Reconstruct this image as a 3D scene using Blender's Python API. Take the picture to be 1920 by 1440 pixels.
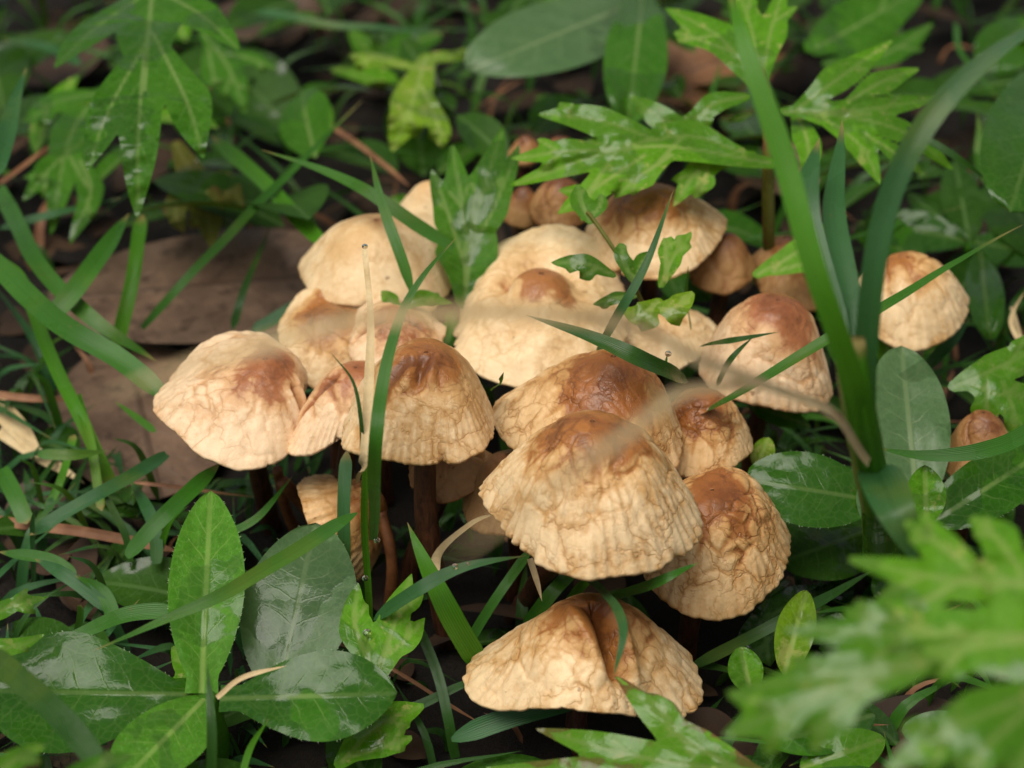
import bpy, math, random
import numpy as np
from mathutils import Vector

# ------------------------------------------------------------------ camera, world, sun, exposure
sc = bpy.context.scene
for o in list(bpy.data.objects):
    bpy.data.objects.remove(o)
S = 0.01                                     # everything below is written in centimetres
PITCH, DIST, TARGET = math.radians(32), 31.0, np.array([0, 0, 3.0])
FWD = np.array([0, math.cos(PITCH), -math.sin(PITCH)])
RIGHT = np.array([1.0, 0, 0])
UP = np.array([0, math.sin(PITCH), math.cos(PITCH)])
CAM = TARGET - FWD * DIST
FPX = 960 / (18 / 80.0)
cam = bpy.data.cameras.new('camera'); cam.lens = 80; cam.sensor_width = 36
cam.clip_start = 0.01; cam.clip_end = 200
cam.dof.use_dof = True; cam.dof.focus_distance = 0.288; cam.dof.aperture_fstop = 25
camo = bpy.data.objects.new('camera', cam); sc.collection.objects.link(camo)
camo.location = Vector(CAM * S); camo.rotation_euler = (math.pi / 2 - PITCH, 0, 0)
sc.camera = camo
SUN_EL, SUN_AZ = math.radians(68), math.radians(215)     # high and soft, from behind the camera's shoulder
world = bpy.data.worlds.new('World'); sc.world = world; world.use_nodes = True
nt = world.node_tree
sky = nt.nodes.new('ShaderNodeTexSky'); sky.sky_type = 'NISHITA'; sky.sun_disc = False
sky.sun_elevation = SUN_EL; sky.sun_rotation = SUN_AZ; sky.air_density = 1.0; sky.dust_density = 4.0; sky.ozone_density = 1.0
hs = nt.nodes.new('ShaderNodeHueSaturation'); hs.inputs['Saturation'].default_value = 0.22
nt.links.new(sky.outputs[0], hs.inputs['Color'])
nt.links.new(hs.outputs[0], nt.nodes['Background'].inputs[0])
nt.nodes['Background'].inputs[1].default_value = 0.05
sun = bpy.data.lights.new('sun', 'SUN'); sun.energy = 1.5; sun.angle = math.radians(45); sun.color = (1, 0.94, 0.83)
suno = bpy.data.objects.new('sun', sun); sc.collection.objects.link(suno)
sd = Vector((math.sin(SUN_AZ) * math.cos(SUN_EL), math.cos(SUN_AZ) * math.cos(SUN_EL), math.sin(SUN_EL)))
suno.rotation_euler = (-sd).to_track_quat('-Z', 'Y').to_euler(); suno.location = sd * 2
sc.view_settings.view_transform = 'Standard'; sc.view_settings.look = 'None'
sc.view_settings.gamma = 1; sc.view_settings.use_curve_mapping = False
sc.view_settings.exposure = 0.97
sc.render.engine = 'CYCLES'
sc.cycles.use_denoising = True
sc.cycles.max_bounces = 8; sc.cycles.diffuse_bounces = 4; sc.cycles.transmission_bounces = 6; sc.cycles.glossy_bounces = 3
sc.cycles.caustics_reflective = False; sc.cycles.caustics_refractive = False

# ------------------------------------------------------------------ helpers
rnd = random.Random(7)
nrng = np.random.default_rng(11)

def W(px, py, z):
    """point of the place that stands at height z (cm) on the sight line of photo pixel px, py"""
    d = FWD + RIGHT * ((px - 960) / FPX) + UP * ((720 - py) / FPX)
    return CAM + d * ((z - CAM[2]) / d[2])

def proj(P):
    q = np.asarray(P) - CAM
    zz = q @ FWD
    return np.stack([960 + FPX * (q @ RIGHT) / zz, 720 - FPX * (q @ UP) / zz, zz], -1)

def nz(v):
    return v / (np.linalg.norm(v) + 1e-12)

def _hash(ix, iy, iz, k):
    h = (ix.astype(np.int64) * 374761393 + iy.astype(np.int64) * 668265263 + iz.astype(np.int64) * 2147483647 + k * 1274126177) & 0xffffffff
    h = ((h ^ (h >> 13)) * 1274126177) & 0xffffffff
    h = ((h ^ (h >> 16)) * 2246822519) & 0xffffffff
    return ((h ^ (h >> 15)) & 0xffffff) / float(0x1000000)

def vnoise(P, k=0):
    """smooth value noise in -1..1"""
    I = np.floor(P); f = P - I; f = f * f * f * (f * (f * 6 - 15) + 10); I = I.astype(np.int64)
    r = 0
    for dx in (0, 1):
        for dy in (0, 1):
            for dz in (0, 1):
                w = (f[..., 0] if dx else 1 - f[..., 0]) * (f[..., 1] if dy else 1 - f[..., 1]) * (f[..., 2] if dz else 1 - f[..., 2])
                r = r + w * _hash(I[..., 0] + dx, I[..., 1] + dy, I[..., 2] + dz, k)
    return r * 2 - 1

def fbm(P, k=0, o=3):
    r = 0; a = 1.0; s = 0
    for i in range(o):
        r = r + a * vnoise(P * 2 ** i + 7.3 * i, k + i); s += a; a *= 0.5
    return r / s

def cracks(P, k=0):
    """F2-F1 of a cellular noise: 0 on the cracks between the cells"""
    I = np.floor(P).astype(np.int64)
    f1 = np.full(P.shape[:-1], 9.0); f2 = f1.copy()
    for dx in (-1, 0, 1):
        for dy in (-1, 0, 1):
            for dz in (-1, 0, 1):
                c = [I[..., 0] + dx, I[..., 1] + dy, I[..., 2] + dz]
                d = 0
                for j in range(3):
                    d = d + (c[j] + _hash(c[0], c[1], c[2], k + j * 17) - P[..., j]) ** 2
                d = np.sqrt(d)
                f2 = np.where(d < f1, f1, np.minimum(f2, d)); f1 = np.minimum(f1, d)
    return f2 - f1

def sstep(a, b, x):
    t = np.clip((x - a) / (b - a), 0, 1)
    return t * t * (3 - 2 * t)

BASE = {}
def new_obj(name, data, parent=None):
    o = bpy.data.objects.new(name, data); sc.collection.objects.link(o)
    if parent is not None:
        o.parent = parent
    return o

def thing(name, base, label, cat, group=None):
    o = new_obj(name, None); o.location = Vector(np.asarray(base) * S); o.empty_display_size = 0.01
    BASE[o.name] = np.asarray(base, float)
    tag(o, label, cat, group)
    return o

def tag(o, label=None, cat=None, group=None, kind=None):
    if label: o['label'] = label
    if cat: o['category'] = cat
    if group: o['group'] = group
    if kind: o['kind'] = kind
    return o

def emit(name, V, F, mat, parent=None, attrs=None, base=None, smooth=True):
    """one mesh object; V in cm, world; sits on its parent's base, or on its own"""
    V = np.asarray(V, float)
    if parent is not None:
        b = BASE[parent.name]
    else:
        b = np.asarray(base if base is not None else V[np.argmin(V[:, 2])], float)
    me = bpy.data.meshes.new(name)
    me.from_pydata(((V - b) * S).tolist(), [], F)
    me.materials.append(mat)
    if smooth:
        me.polygons.foreach_set('use_smooth', [True] * len(me.polygons))
    for k, a in (attrs or {}).items():
        at = me.attributes.new(k, 'FLOAT_VECTOR', 'POINT')
        at.data.foreach_set('vector', np.asarray(a, np.float32).ravel())
    me.update()
    o = new_obj(name, me, parent)
    if parent is None:
        o.location = Vector(b * S)
    BASE[o.name] = b
    return o

def grid_faces(nu, nv, wrap=False, off=0):
    F = []
    for i in range(nu - 1):
        for j in range(nv if wrap else nv - 1):
            k = (j + 1) % nv
            F.append((off + i * nv + j, off + i * nv + k, off + (i + 1) * nv + k, off + (i + 1) * nv + j))
    return F

def catmull(P, n):
    P = np.asarray(P, float)
    if len(P) == 2:
        t = np.linspace(0, 1, n)[:, None]
        return P[0] * (1 - t) + P[1] * t
    Q = np.vstack([2 * P[0] - P[1], P, 2 * P[-1] - P[-2]])
    out = []
    m = len(P) - 1
    for s in np.linspace(0, m, n):
        i = min(int(s), m - 1); t = s - i
        a, b, c, d = Q[i:i + 4]
        out.append(0.5 * (2 * b + (c - a) * t + (2 * a - 5 * b + 4 * c - d) * t * t + (3 * b - a - 3 * c + d) * t ** 3))
    return np.array(out)

def tube_geo(P, rad, n=10, rough=0.0, seed=0):
    P = np.asarray(P, float); N = len(P)
    rad = np.broadcast_to(np.asarray(rad, float), (N,))
    T = np.gradient(P, axis=0); T /= np.linalg.norm(T, axis=1)[:, None] + 1e-9
    ref = np.array([0.3, 0.9, 0.1]); V = []
    for i in range(N):
        a = nz(np.cross(T[i], ref)); b = np.cross(T[i], a)
        for j in range(n):
            q = j / n * 2 * math.pi
            V.append(P[i] + (a * math.cos(q) + b * math.sin(q)) * rad[i])
    V = np.array(V)
    if rough:
        c = np.repeat(P, n, 0)
        V = c + (V - c) * (1 + rough * fbm(V * 4.0, seed)[:, None])
    F = grid_faces(N, n, True)
    F.append(tuple(range(n - 1, -1, -1))); F.append(tuple(range((N - 1) * n, N * n)))
    return V, F

# ------------------------------------------------------------------ materials
class NT:
    def __init__(s, name):
        s.m = bpy.data.materials.new(name); s.m.use_nodes = True
        s.t = s.m.node_tree; s.t.nodes.clear()
        s.out = s.n('ShaderNodeOutputMaterial')
    def n(s, t, **k):
        x = s.t.nodes.new(t)
        for a, b in k.items(): setattr(x, a, b)
        return x
    def put(s, sock, v):
        if hasattr(v, 'is_linked') or isinstance(v, bpy.types.NodeSocket): s.t.links.new(v, sock)
        elif isinstance(v, (tuple, list)) and len(v) == 3 and sock.type == 'RGBA': sock.default_value = (*v, 1)
        else: sock.default_value = v
    def math(s, op, a, b=0.0, c=0.0, clamp=False):
        x = s.n('ShaderNodeMath', operation=op); x.use_clamp = clamp
        s.put(x.inputs[0], a); s.put(x.inputs[1], b)
        if op in ('MULTIPLY_ADD', 'SMOOTH_MIN', 'WRAP', 'COMPARE'): s.put(x.inputs[2], c)
        return x.outputs[0]
    def mr(s, v, a, b, c=0.0, d=1.0, smooth=True):
        x = s.n('ShaderNodeMapRange'); x.interpolation_type = 'SMOOTHSTEP' if smooth else 'LINEAR'
        for i, q in enumerate((v, a, b, c, d)): s.put(x.inputs[i], q)
        return x.outputs[0]
    def mix(s, f, a, b, mode='MIX'):
        x = s.n('ShaderNodeMix', data_type='RGBA', blend_type=mode)
        s.put(x.inputs[0], f); s.put(x.inputs[6], a); s.put(x.inputs[7], b)
        return x.outputs[2]
    def fmix(s, f, a, b):
        x = s.n('ShaderNodeMix', data_type='FLOAT')
        s.put(x.inputs[0], f); s.put(x.inputs[2], a); s.put(x.inputs[3], b)
        return x.outputs[0]
    def pos(s):
        g = s.n('ShaderNodeNewGeometry'); v = s.n('ShaderNodeVectorMath', operation='SCALE')
        s.t.links.new(g.outputs['Position'], v.inputs[0]); v.inputs['Scale'].default_value = 100
        return v.outputs[0]
    def noise(s, vec, scale, detail=3, rough=0.5, dist=0.0):
        x = s.n('ShaderNodeTexNoise'); s.put(x.inputs['Vector'], vec)
        x.inputs['Scale'].default_value = scale; x.inputs['Detail'].default_value = detail
        x.inputs['Roughness'].default_value = rough; x.inputs['Distortion'].default_value = dist
        return x.outputs['Fac']
    def attr(s, name):
        a = s.n('ShaderNodeAttribute', attribute_name=name); x = s.n('ShaderNodeSeparateXYZ')
        s.t.links.new(a.outputs['Vector'], x.inputs[0])
        return x.outputs
    def bump(s, h, strength, dist_cm, normal=None):
        b = s.n('ShaderNodeBump'); b.inputs['Strength'].default_value = strength; b.inputs['Distance'].default_value = dist_cm * S
        s.put(b.inputs['Height'], h)
        if normal is not None: s.put(b.inputs['Normal'], normal)
        return b.outputs[0]
    def pbsdf(s, **k):
        b = s.n('ShaderNodeBsdfPrincipled')
        for a, v in k.items(): s.put(b.inputs[a.replace('_', ' ')], v)
        return b
    def done(s, shader):
        s.t.links.new(shader, s.out.inputs[0]); return s.m

def leaf_mat(name, col, col2, vein, wet=0.5, trans=0.32, spots=0.0, spotcol=(0.35, 0.38, 0.1), hair=0.3, rough=0.42, side=8.0, brown=0.0, spec=0.09):
    m = NT(name); p = m.pos(); t, d, e = m.attr('lf')
    ad = m.math('ABSOLUTE', d); ae = m.math('ABSOLUTE', e)
    big = m.noise(p, 0.9, 3); fine = m.noise(p, 9, 4, 0.65)
    c = m.mix(m.mr(big, 0.35, 0.65), col, col2)
    c = m.mix(m.mr(fine, 0.3, 0.75, 0.0, 0.35), c, tuple(x * 1.7 for x in col2))
    wob = m.noise(p, 2.2, 2)
    ph = m.math('ADD', m.math('MULTIPLY_ADD', t, side, m.math('MULTIPLY', ae, -1.3)), m.math('MULTIPLY', wob, 0.7))
    tri = m.math('ABSOLUTE', m.math('SUBTRACT', m.math('FRACT', ph), 0.5))
    sv = m.math('MULTIPLY', m.mr(tri, 0.0, 0.07, 1, 0), m.mr(ae, 0.05, 0.95, 0.42, 0.05))
    mid = m.mr(ad, 0.012, 0.05, 1, 0)
    mid = m.math('MULTIPLY', mid, m.mr(t, 0.3, 1.0, 0.8, 0.35))
    vm = m.math('MAXIMUM', sv, mid)
    c = m.mix(vm, c, vein)
    if spots:
        sp = m.mr(m.noise(p, 3.5, 4, 0.7), 0.66 - spots * 0.2, 0.72 - spots * 0.15)
        c = m.mix(m.math('MULTIPLY', sp, 0.8), c, spotcol)
    if brown:
        bn = m.math('ADD', m.noise(p, 1.6, 4, 0.6), m.math('MULTIPLY', ae, 0.2))
        c = m.mix(m.mr(bn, 0.8 - brown, 0.86 - brown), c, (0.16, 0.07, 0.03))
    wn = m.noise(p, 0.55, 4, 0.55, 0.5)
    wm = m.mr(wn, 0.5 + (0.5 - wet) * 0.35, 0.525 + (0.5 - wet) * 0.35)
    c = m.mix(m.math('MULTIPLY', wm, 0.5), c, tuple(x * 0.6 for x in col))
    mpp = m.n('ShaderNodeMapping'); mpp.inputs['Scale'].default_value = (1.0, 0.45, 0.6); mpp.inputs['Rotation'].default_value = (0.3, 0.2, 0.7); m.put(mpp.inputs[0], p)
    fz = m.mr(m.noise(mpp.outputs[0], 34, 2, 0.6, 0.4), 0.55, 0.72)
    c = m.mix(m.math('MULTIPLY', fz, m.fmix(wm, min(0.6, 0.2 + 0.4 * hair), 0.05)), c, tuple(min(1, x * 1.5 + 0.035) for x in col2))
    dmg = m.mr(m.noise(p, 1.9, 5, 0.75), 0.70, 0.735)
    c = m.mix(m.math('MULTIPLY', dmg, 0.75), c, (0.17, 0.13, 0.03))
    c = m.mix(m.mr(m.noise(p, 2.7, 4, 0.75), 0.735, 0.75, 0, 0.85), c, (0.06, 0.03, 0.012))
    r = m.fmix(wm, rough, 0.15)
    hb = m.noise(p, 26, 3, 0.7)
    hb2 = m.noise(p, 5.0, 3, 0.6)
    vo = m.n('ShaderNodeTexVoronoi', feature='DISTANCE_TO_EDGE'); m.put(vo.inputs['Vector'], p); vo.inputs['Scale'].default_value = 7.5
    ret = m.mr(vo.outputs['Distance'], 0.0, 0.12, 1, 0)
    c = m.mix(m.math('MULTIPLY', ret, 0.10), c, vein)
    vm = m.math('MAXIMUM', vm, m.math('MULTIPLY', ret, 0.12))
    n0 = m.bump(m.math('SUBTRACT', m.math('MULTIPLY', m.noise(p, 2.4, 2), 0.6), m.math('MULTIPLY', vm, 0.2)), 0.45, 0.05)
    h = m.math('MULTIPLY', hb, m.fmix(wm, hair, 0.03))
    h = m.math('ADD', h, m.math('MULTIPLY', hb2, m.fmix(wm, 0.5, 0.6)))
    h = m.math('ADD', h, m.math('MULTIPLY', wm, 0.35))
    n1 = m.bump(h, 0.4, 0.022, n0)
    b = m.pbsdf(Base_Color=c, Roughness=r, Normal=n1, IOR=1.45, Specular_IOR_Level=m.fmix(wm, spec, 0.40))
    tr = m.n('ShaderNodeBsdfTranslucent'); m.put(tr.inputs[0], m.mix(0.5, c, (0.3, 0.42, 0.02)))
    mx = m.n('ShaderNodeMixShader'); mx.inputs[0].default_value = trans
    m.t.links.new(b.outputs[0], mx.inputs[1]); m.t.links.new(tr.outputs[0], mx.inputs[2])
    return m.done(mx.outputs[0])

def grass_mat(name, col, col2, tipc=None, rough=0.35, trans=0.2):
    m = NT(name); p = m.pos(); t, d, e = m.attr('lf')
    c = m.mix(m.mr(m.noise(p, 0.8, 2), 0.3, 0.7), col, col2)
    st = m.math('SINE', m.math('MULTIPLY', m.math('ADD', e, m.math('MULTIPLY', m.noise(p, 0.7, 2), 0.12)), 30.0))
    c = m.mix(m.mr(m.noise(p, 0.45, 4, 0.6), 0.52, 0.72, 0, 0.55), c, (0.12, 0.16, 0.02))
    c = m.mix(m.mr(m.noise(p, 5, 4, 0.7), 0.66, 0.72, 0, 0.6), c, (0.10, 0.09, 0.03))
    c = m.mix(m.mr(st, 0.0, 1.0, 0, 0.38), c, tuple(x * 1.6 for x in col2))
    c = m.mix(m.mr(m.math('ABSOLUTE', e), 0.0, 0.1, 0.25, 0), c, tuple(x * 0.6 for x in col))
    if tipc: c = m.mix(m.mr(t, 0.9, 1.0), c, tipc)
    wm = m.mr(m.noise(p, 1.1, 3), 0.52, 0.55)
    h = m.math('ADD', m.math('MULTIPLY', st, 0.25), m.math('MULTIPLY', m.noise(p, 7, 3), 0.5))
    b = m.pbsdf(Base_Color=c, Roughness=m.fmix(wm, rough, 0.18), Specular_IOR_Level=0.25, Normal=m.bump(h, 0.4, 0.012))
    tr = m.n('ShaderNodeBsdfTranslucent'); m.put(tr.inputs[0], m.mix(0.4, c, (0.25, 0.4, 0.03)))
    mx = m.n('ShaderNodeMixShader'); mx.inputs[0].default_value = trans
    m.t.links.new(b.outputs[0], mx.inputs[1]); m.t.links.new(tr.outputs[0], mx.inputs[2])
    return m.done(mx.outputs[0])

def dull_mat(name, a, b_, scale=3.0, rough=0.75, bump=0.5, dist=0.03, spec=0.3, streak=None):
    m = NT(name); p = m.pos()
    c = m.mix(m.mr(m.noise(p, scale, 5, 0.65), 0.35, 0.68), a, b_)
    f = m.noise(p, scale * 8, 4, 0.7)
    c = m.mix(m.mr(f, 0.3, 0.8, 0, 0.4), c, tuple(x * 0.4 for x in a))
    bb = m.pbsdf(Base_Color=c, Roughness=rough, Specular_IOR_Level=spec, Normal=m.bump(f, bump, dist))
    return m.done(bb.outputs[0])

def cap_mat(name, cream, tan, brown, dark, lines=1.0):
    m = NT(name); p = m.pos(); br, cr, rim = m.attr('cp'); ls, fine_, gl = m.attr('cq')
    n1 = m.noise(p, 2.2, 4, 0.6); n2 = m.noise(p, 14, 4, 0.65); n3 = m.noise(p, 45, 3, 0.6)
    nw = m.n('ShaderNodeTexNoise'); m.put(nw.inputs['Vector'], p); nw.inputs['Scale'].default_value = 1.7; nw.inputs['Detail'].default_value = 4
    wv = m.n('ShaderNodeVectorMath', operation='MULTIPLY_ADD'); m.put(wv.inputs[0], nw.outputs['Color']); wv.inputs[1].default_value = (1.0, 1.0, 1.0); m.put(wv.inputs[2], p)
    mp = m.n('ShaderNodeMapping'); mp.inputs['Scale'].default_value = (1, 1, 0.62); m.put(mp.inputs[0], wv.outputs[0])
    def crack(scale, w0):
        x = m.n('ShaderNodeTexVoronoi', feature='DISTANCE_TO_EDGE'); m.put(x.inputs['Vector'], mp.outputs[0]); x.inputs['Scale'].default_value = scale
        return m.mr(x.outputs['Distance'], 0.0, w0, 1, 0)
    g1 = m.mr(m.noise(p, 1.1, 2), 0.40, 0.58); g2 = m.mr(m.noise(p, 2.3, 2), 0.42, 0.62)
    l1 = m.math('MULTIPLY', crack(2.7, 0.04), m.math('MULTIPLY_ADD', g1, 0.75, 0.25))
    l2 = m.math('MULTIPLY', crack(6.0, 0.06), m.math('MULTIPLY', g2, 0.75))
    soft = m.math('MULTIPLY', crack(2.7, 0.22), m.math('MULTIPLY_ADD', g1, 0.6, 0.2))
    off = m.mr(rim, 0.12, 0.4)
    ln = m.math('MULTIPLY', m.math('MAXIMUM', l1, m.math('MULTIPLY', l2, fine_)), m.math('MULTIPLY', off, ls))
    f = m.math('ADD', br, m.math('MULTIPLY', m.math('SUBTRACT', n1, 0.47), 0.6))
    f = m.math('ADD', f, m.math('MULTIPLY', m.math('SUBTRACT', n2, 0.5), 0.42))
    f = m.math('ADD', f, m.math('MULTIPLY', soft, m.math('MULTIPLY', m.math('MULTIPLY', off, ls), 0.26)))
    f = m.math('ADD', f, m.math('MULTIPLY', cr, 0.24))
    c = m.mix(m.mr(f, 0.02, 0.40), cream, tan)
    c = m.mix(m.mr(f, 0.36, 0.82), c, brown)
    c = m.mix(m.mr(f, 0.88, 1.45), c, dark)
    lc = m.mix(m.mr(f, 0.1, 0.6), tuple(0.5 * a + 0.5 * b for a, b in zip(brown, tan)), dark)
    c = m.mix(m.math('MULTIPLY', ln, 0.62, clamp=True), c, lc)
    c = m.mix(m.math('MULTIPLY', cr, 0.32, clamp=True), c, tuple(0.7 * a + 0.3 * b for a, b in zip(brown, tan)))
    sp = m.mr(m.noise(p, 7, 2, 0.5), 0.735, 0.76)
    c = m.mix(m.math('MULTIPLY', sp, 0.55), c, dark)
    h = m.math('ADD', m.math('MULTIPLY', n2, 0.7), m.math('MULTIPLY', n3, 0.3))
    h = m.math('SUBTRACT', h, m.math('MULTIPLY', ln, 0.7)); h = m.math('SUBTRACT', h, m.math('MULTIPLY', soft, 0.35))
    b = m.pbsdf(Base_Color=c, Roughness=m.mr(f, 0.4, 1.1, 0.48, 0.30), Specular_IOR_Level=0.4, Normal=m.bump(h, 0.55, 0.026),
                Subsurface_Weight=0.10, Subsurface_Scale=0.0012, Subsurface_Radius=(1.0, 0.5, 0.25))
    return m.done(b.outputs[0])

def dead_mat(name, a, b_):
    m = NT(name); p = m.pos(); t, d, e = m.attr('lf')
    c = m.mix(m.mr(m.noise(p, 0.8, 5, 0.65), 0.3, 0.7), a, b_)
    c = m.mix(m.mr(m.noise(p, 2.4, 6, 0.75), 0.50, 0.66, 0, 0.8), c, tuple(x * 0.35 for x in a))
    c = m.mix(m.mr(m.noise(p, 12, 3, 0.7), 0.62, 0.72, 0, 0.6), c, tuple(x * 0.2 for x in a))
    ph = m.math('ADD', m.math('MULTIPLY_ADD', t, 9.0, m.math('MULTIPLY', m.math('ABSOLUTE', e), -1.6)), m.math('MULTIPLY', m.noise(p, 1.5, 2), 0.5))
    tri = m.math('ABSOLUTE', m.math('SUBTRACT', m.math('FRACT', ph), 0.5))
    vm = m.math('MAXIMUM', m.mr(m.math('ABSOLUTE', d), 0.02, 0.07, 1, 0), m.math('MULTIPLY', m.mr(tri, 0, 0.05, 1, 0), 0.4))
    c = m.mix(m.math('MULTIPLY', vm, 0.6), c, tuple(x * 0.5 for x in a))
    h = m.math('SUBTRACT', m.noise(p, 6, 5, 0.7), m.math('MULTIPLY', vm, 0.7))
    return m.done(m.pbsdf(Base_Color=c, Roughness=0.5, Specular_IOR_Level=0.4, Normal=m.bump(h, 0.6, 0.06)).outputs[0])

def gill_mat():
    m = NT('gills'); p = m.pos(); t, d, e = m.attr('lf')
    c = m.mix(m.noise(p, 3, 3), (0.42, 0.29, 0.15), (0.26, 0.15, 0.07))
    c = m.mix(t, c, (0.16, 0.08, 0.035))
    return m.done(m.pbsdf(Base_Color=c, Roughness=0.7).outputs[0])

def stem_mat():
    m = NT('stem'); p = m.pos()
    mp = m.n('ShaderNodeMapping'); mp.inputs['Scale'].default_value = (1, 1, 0.22); m.put(mp.inputs[0], p)
    f = m.noise(mp.outputs[0], 16, 5, 0.7)
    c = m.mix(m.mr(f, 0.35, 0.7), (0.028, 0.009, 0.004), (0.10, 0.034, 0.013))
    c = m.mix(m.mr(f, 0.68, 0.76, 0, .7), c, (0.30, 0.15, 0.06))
    return m.done(m.pbsdf(Base_Color=c, Roughness=0.45, Normal=m.bump(f, 0.8, 0.05)).outputs[0])

def water_mat():
    m = NT('water')
    b = m.pbsdf(Base_Color=(1, 1, 1), Roughness=0.0, IOR=1.33, Transmission_Weight=1.0)
    return m.done(b.outputs[0])

M = {}
M['cap'] = cap_mat('cap_cream', (0.77, 0.565, 0.325), (0.56, 0.325, 0.125), (0.33, 0.125, 0.028), (0.13, 0.038, 0.010))
M['cap_pale'] = cap_mat('cap_pale', (0.77, 0.58, 0.34), (0.60, 0.38, 0.17), (0.33, 0.13, 0.037), (0.13, 0.04, 0.012), 0.45)
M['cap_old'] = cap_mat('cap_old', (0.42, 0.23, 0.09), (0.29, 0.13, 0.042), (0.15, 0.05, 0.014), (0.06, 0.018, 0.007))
M['cap_tan'] = cap_mat('cap_tan', (0.74, 0.50, 0.255), (0.53, 0.285, 0.098), (0.29, 0.10, 0.022), (0.12, 0.034, 0.009))
M['cap_rose'] = cap_mat('cap_rose', (0.79, 0.575, 0.36), (0.60, 0.35, 0.165), (0.32, 0.115, 0.040), (0.14, 0.042, 0.014))
M['gill'] = gill_mat(); M['stem'] = stem_mat(); M['water'] = water_mat()
M['stem_red'] = dull_mat('stem_red', (0.13, 0.045, 0.016), (0.26, 0.10, 0.035), 5, 0.4)
M['lf_bright'] = leaf_mat('leaf_bright', (0.0595, 0.2000, 0.0056), (0.0977, 0.2604, 0.0112), (0.26, 0.36, 0.09), wet=0.55, spots=0.35)
M['lf_mid'] = leaf_mat('leaf_mid', (0.0288, 0.1184, 0.0056), (0.0448, 0.1520, 0.0096), (0.19, 0.29, 0.08), wet=0.5)
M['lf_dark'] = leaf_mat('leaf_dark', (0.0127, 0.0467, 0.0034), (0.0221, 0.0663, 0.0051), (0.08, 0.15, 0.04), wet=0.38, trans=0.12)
M['lf_grey'] = leaf_mat('leaf_grey', (0.0644, 0.1380, 0.0460), (0.0828, 0.1582, 0.0570), (0.23, 0.31, 0.14), wet=0.42, rough=0.30, hair=0.4, spec=0.4)
M['lf_yellow'] = leaf_mat('leaf_yellow', (0.105, 0.225, 0.006), (0.165, 0.28, 0.016), (0.33, 0.42, 0.12), wet=0.45, spots=0.6, trans=0.3)
M['lf_olive'] = leaf_mat('leaf_olive', (0.075, 0.10, 0.015), (0.13, 0.12, 0.02), (0.2, 0.2, 0.06), wet=0.3, spots=0.2, brown=0.12)
M['lf_burnt'] = leaf_mat('leaf_burnt', (0.075, 0.225, 0.006), (0.115, 0.29, 0.012), (0.28, 0.38, 0.1), wet=0.5, spots=0.3, brown=0.16)
M['lf_wet'] = leaf_mat('leaf_wet', (0.0238, 0.1038, 0.0053), (0.0370, 0.1364, 0.0088), (0.2, 0.31, 0.08), wet=0.95, hair=0.2)
M['lf_hairy'] = leaf_mat('leaf_hairy', (0.0504, 0.1782, 0.0108), (0.0738, 0.2160, 0.0180), (0.28, 0.42, 0.10), wet=0.25, hair=1.0)
M['gr'] = grass_mat('grass_green', (0.0255, 0.1003, 0.0085), (0.0391, 0.1318, 0.0136), tipc=(0.24, 0.19, 0.06))
M['gr_bright'] = grass_mat('grass_bright', (0.0432, 0.1575, 0.0063), (0.0612, 0.1935, 0.0108), tipc=(0.24, 0.19, 0.06))
M['gr_blue'] = grass_mat('grass_blue', (0.0221, 0.0808, 0.0221), (0.0323, 0.1062, 0.0306), tipc=(0.24, 0.19, 0.06))
M['gr_dark'] = grass_mat('grass_dark', (0.013, 0.048, 0.006), (0.022, 0.068, 0.009), trans=0.12)  # dark grass, colour lowered further so low growth in the gaps looks shaded
M['hair'] = dull_mat('leaf_hair', (0.30, 0.42, 0.20), (0.40, 0.5, 0.28), 2.0, 0.5)
M['straw'] = dull_mat('straw', (0.50, 0.36, 0.18), (0.64, 0.50, 0.28), 2.0, 0.55)
M['straw_red'] = dull_mat('straw_red', (0.17, 0.07, 0.032), (0.31, 0.15, 0.072), 2.0, 0.55)
M['dead'] = dead_mat('dead_leaf', (0.11, 0.062, 0.038), (0.23, 0.14, 0.088))
M['dead_dark'] = dead_mat('dead_leaf_dark', (0.045, 0.024, 0.014), (0.10, 0.055, 0.032))
M['dead_red'] = dead_mat('dead_leaf_red', (0.16, 0.07, 0.028), (0.28, 0.13, 0.055))
M['soil'] = dull_mat('soil', (0.006, 0.004, 0.0025), (0.016, 0.010, 0.006), 1.5, 0.8, 0.9, 0.12)
M['litter'] = dull_mat('litter', (0.026, 0.014, 0.008), (0.075, 0.04, 0.02), 0.8, 0.7, 0.5, 0.03)  # brown litter, colour darkened to deepen the shade between plants
M['bark'] = dull_mat('bark', (0.055, 0.026, 0.014), (0.12, 0.06, 0.03), 5, 0.8)

# ------------------------------------------------------------------ ground
def build_ground():
    a = np.concatenate([-np.geomspace(400, 16, 14), np.linspace(-15, 15, 110), np.geomspace(16, 400, 14)])
    b = np.concatenate([-np.geomspace(400, 12, 14), np.linspace(-11, 26, 130), np.geomspace(27, 400, 14)])
    X, Y = np.meshgrid(a, b, indexing='ij')
    P = np.stack([X, Y, 0 * X], -1)
    Z = -0.1 + 0.16 * fbm(P * 0.8, 3, 4) + 0.08 * fbm(P * 3, 9, 2)
    V = np.stack([X, Y, Z], -1).reshape(-1, 3)
    tag(emit('ground', V, grid_faces(len(a), len(b)), M['soil'], base=(0, 0, 0)), 'dark damp soil under the mushrooms', kind='structure')
build_ground()

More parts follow.
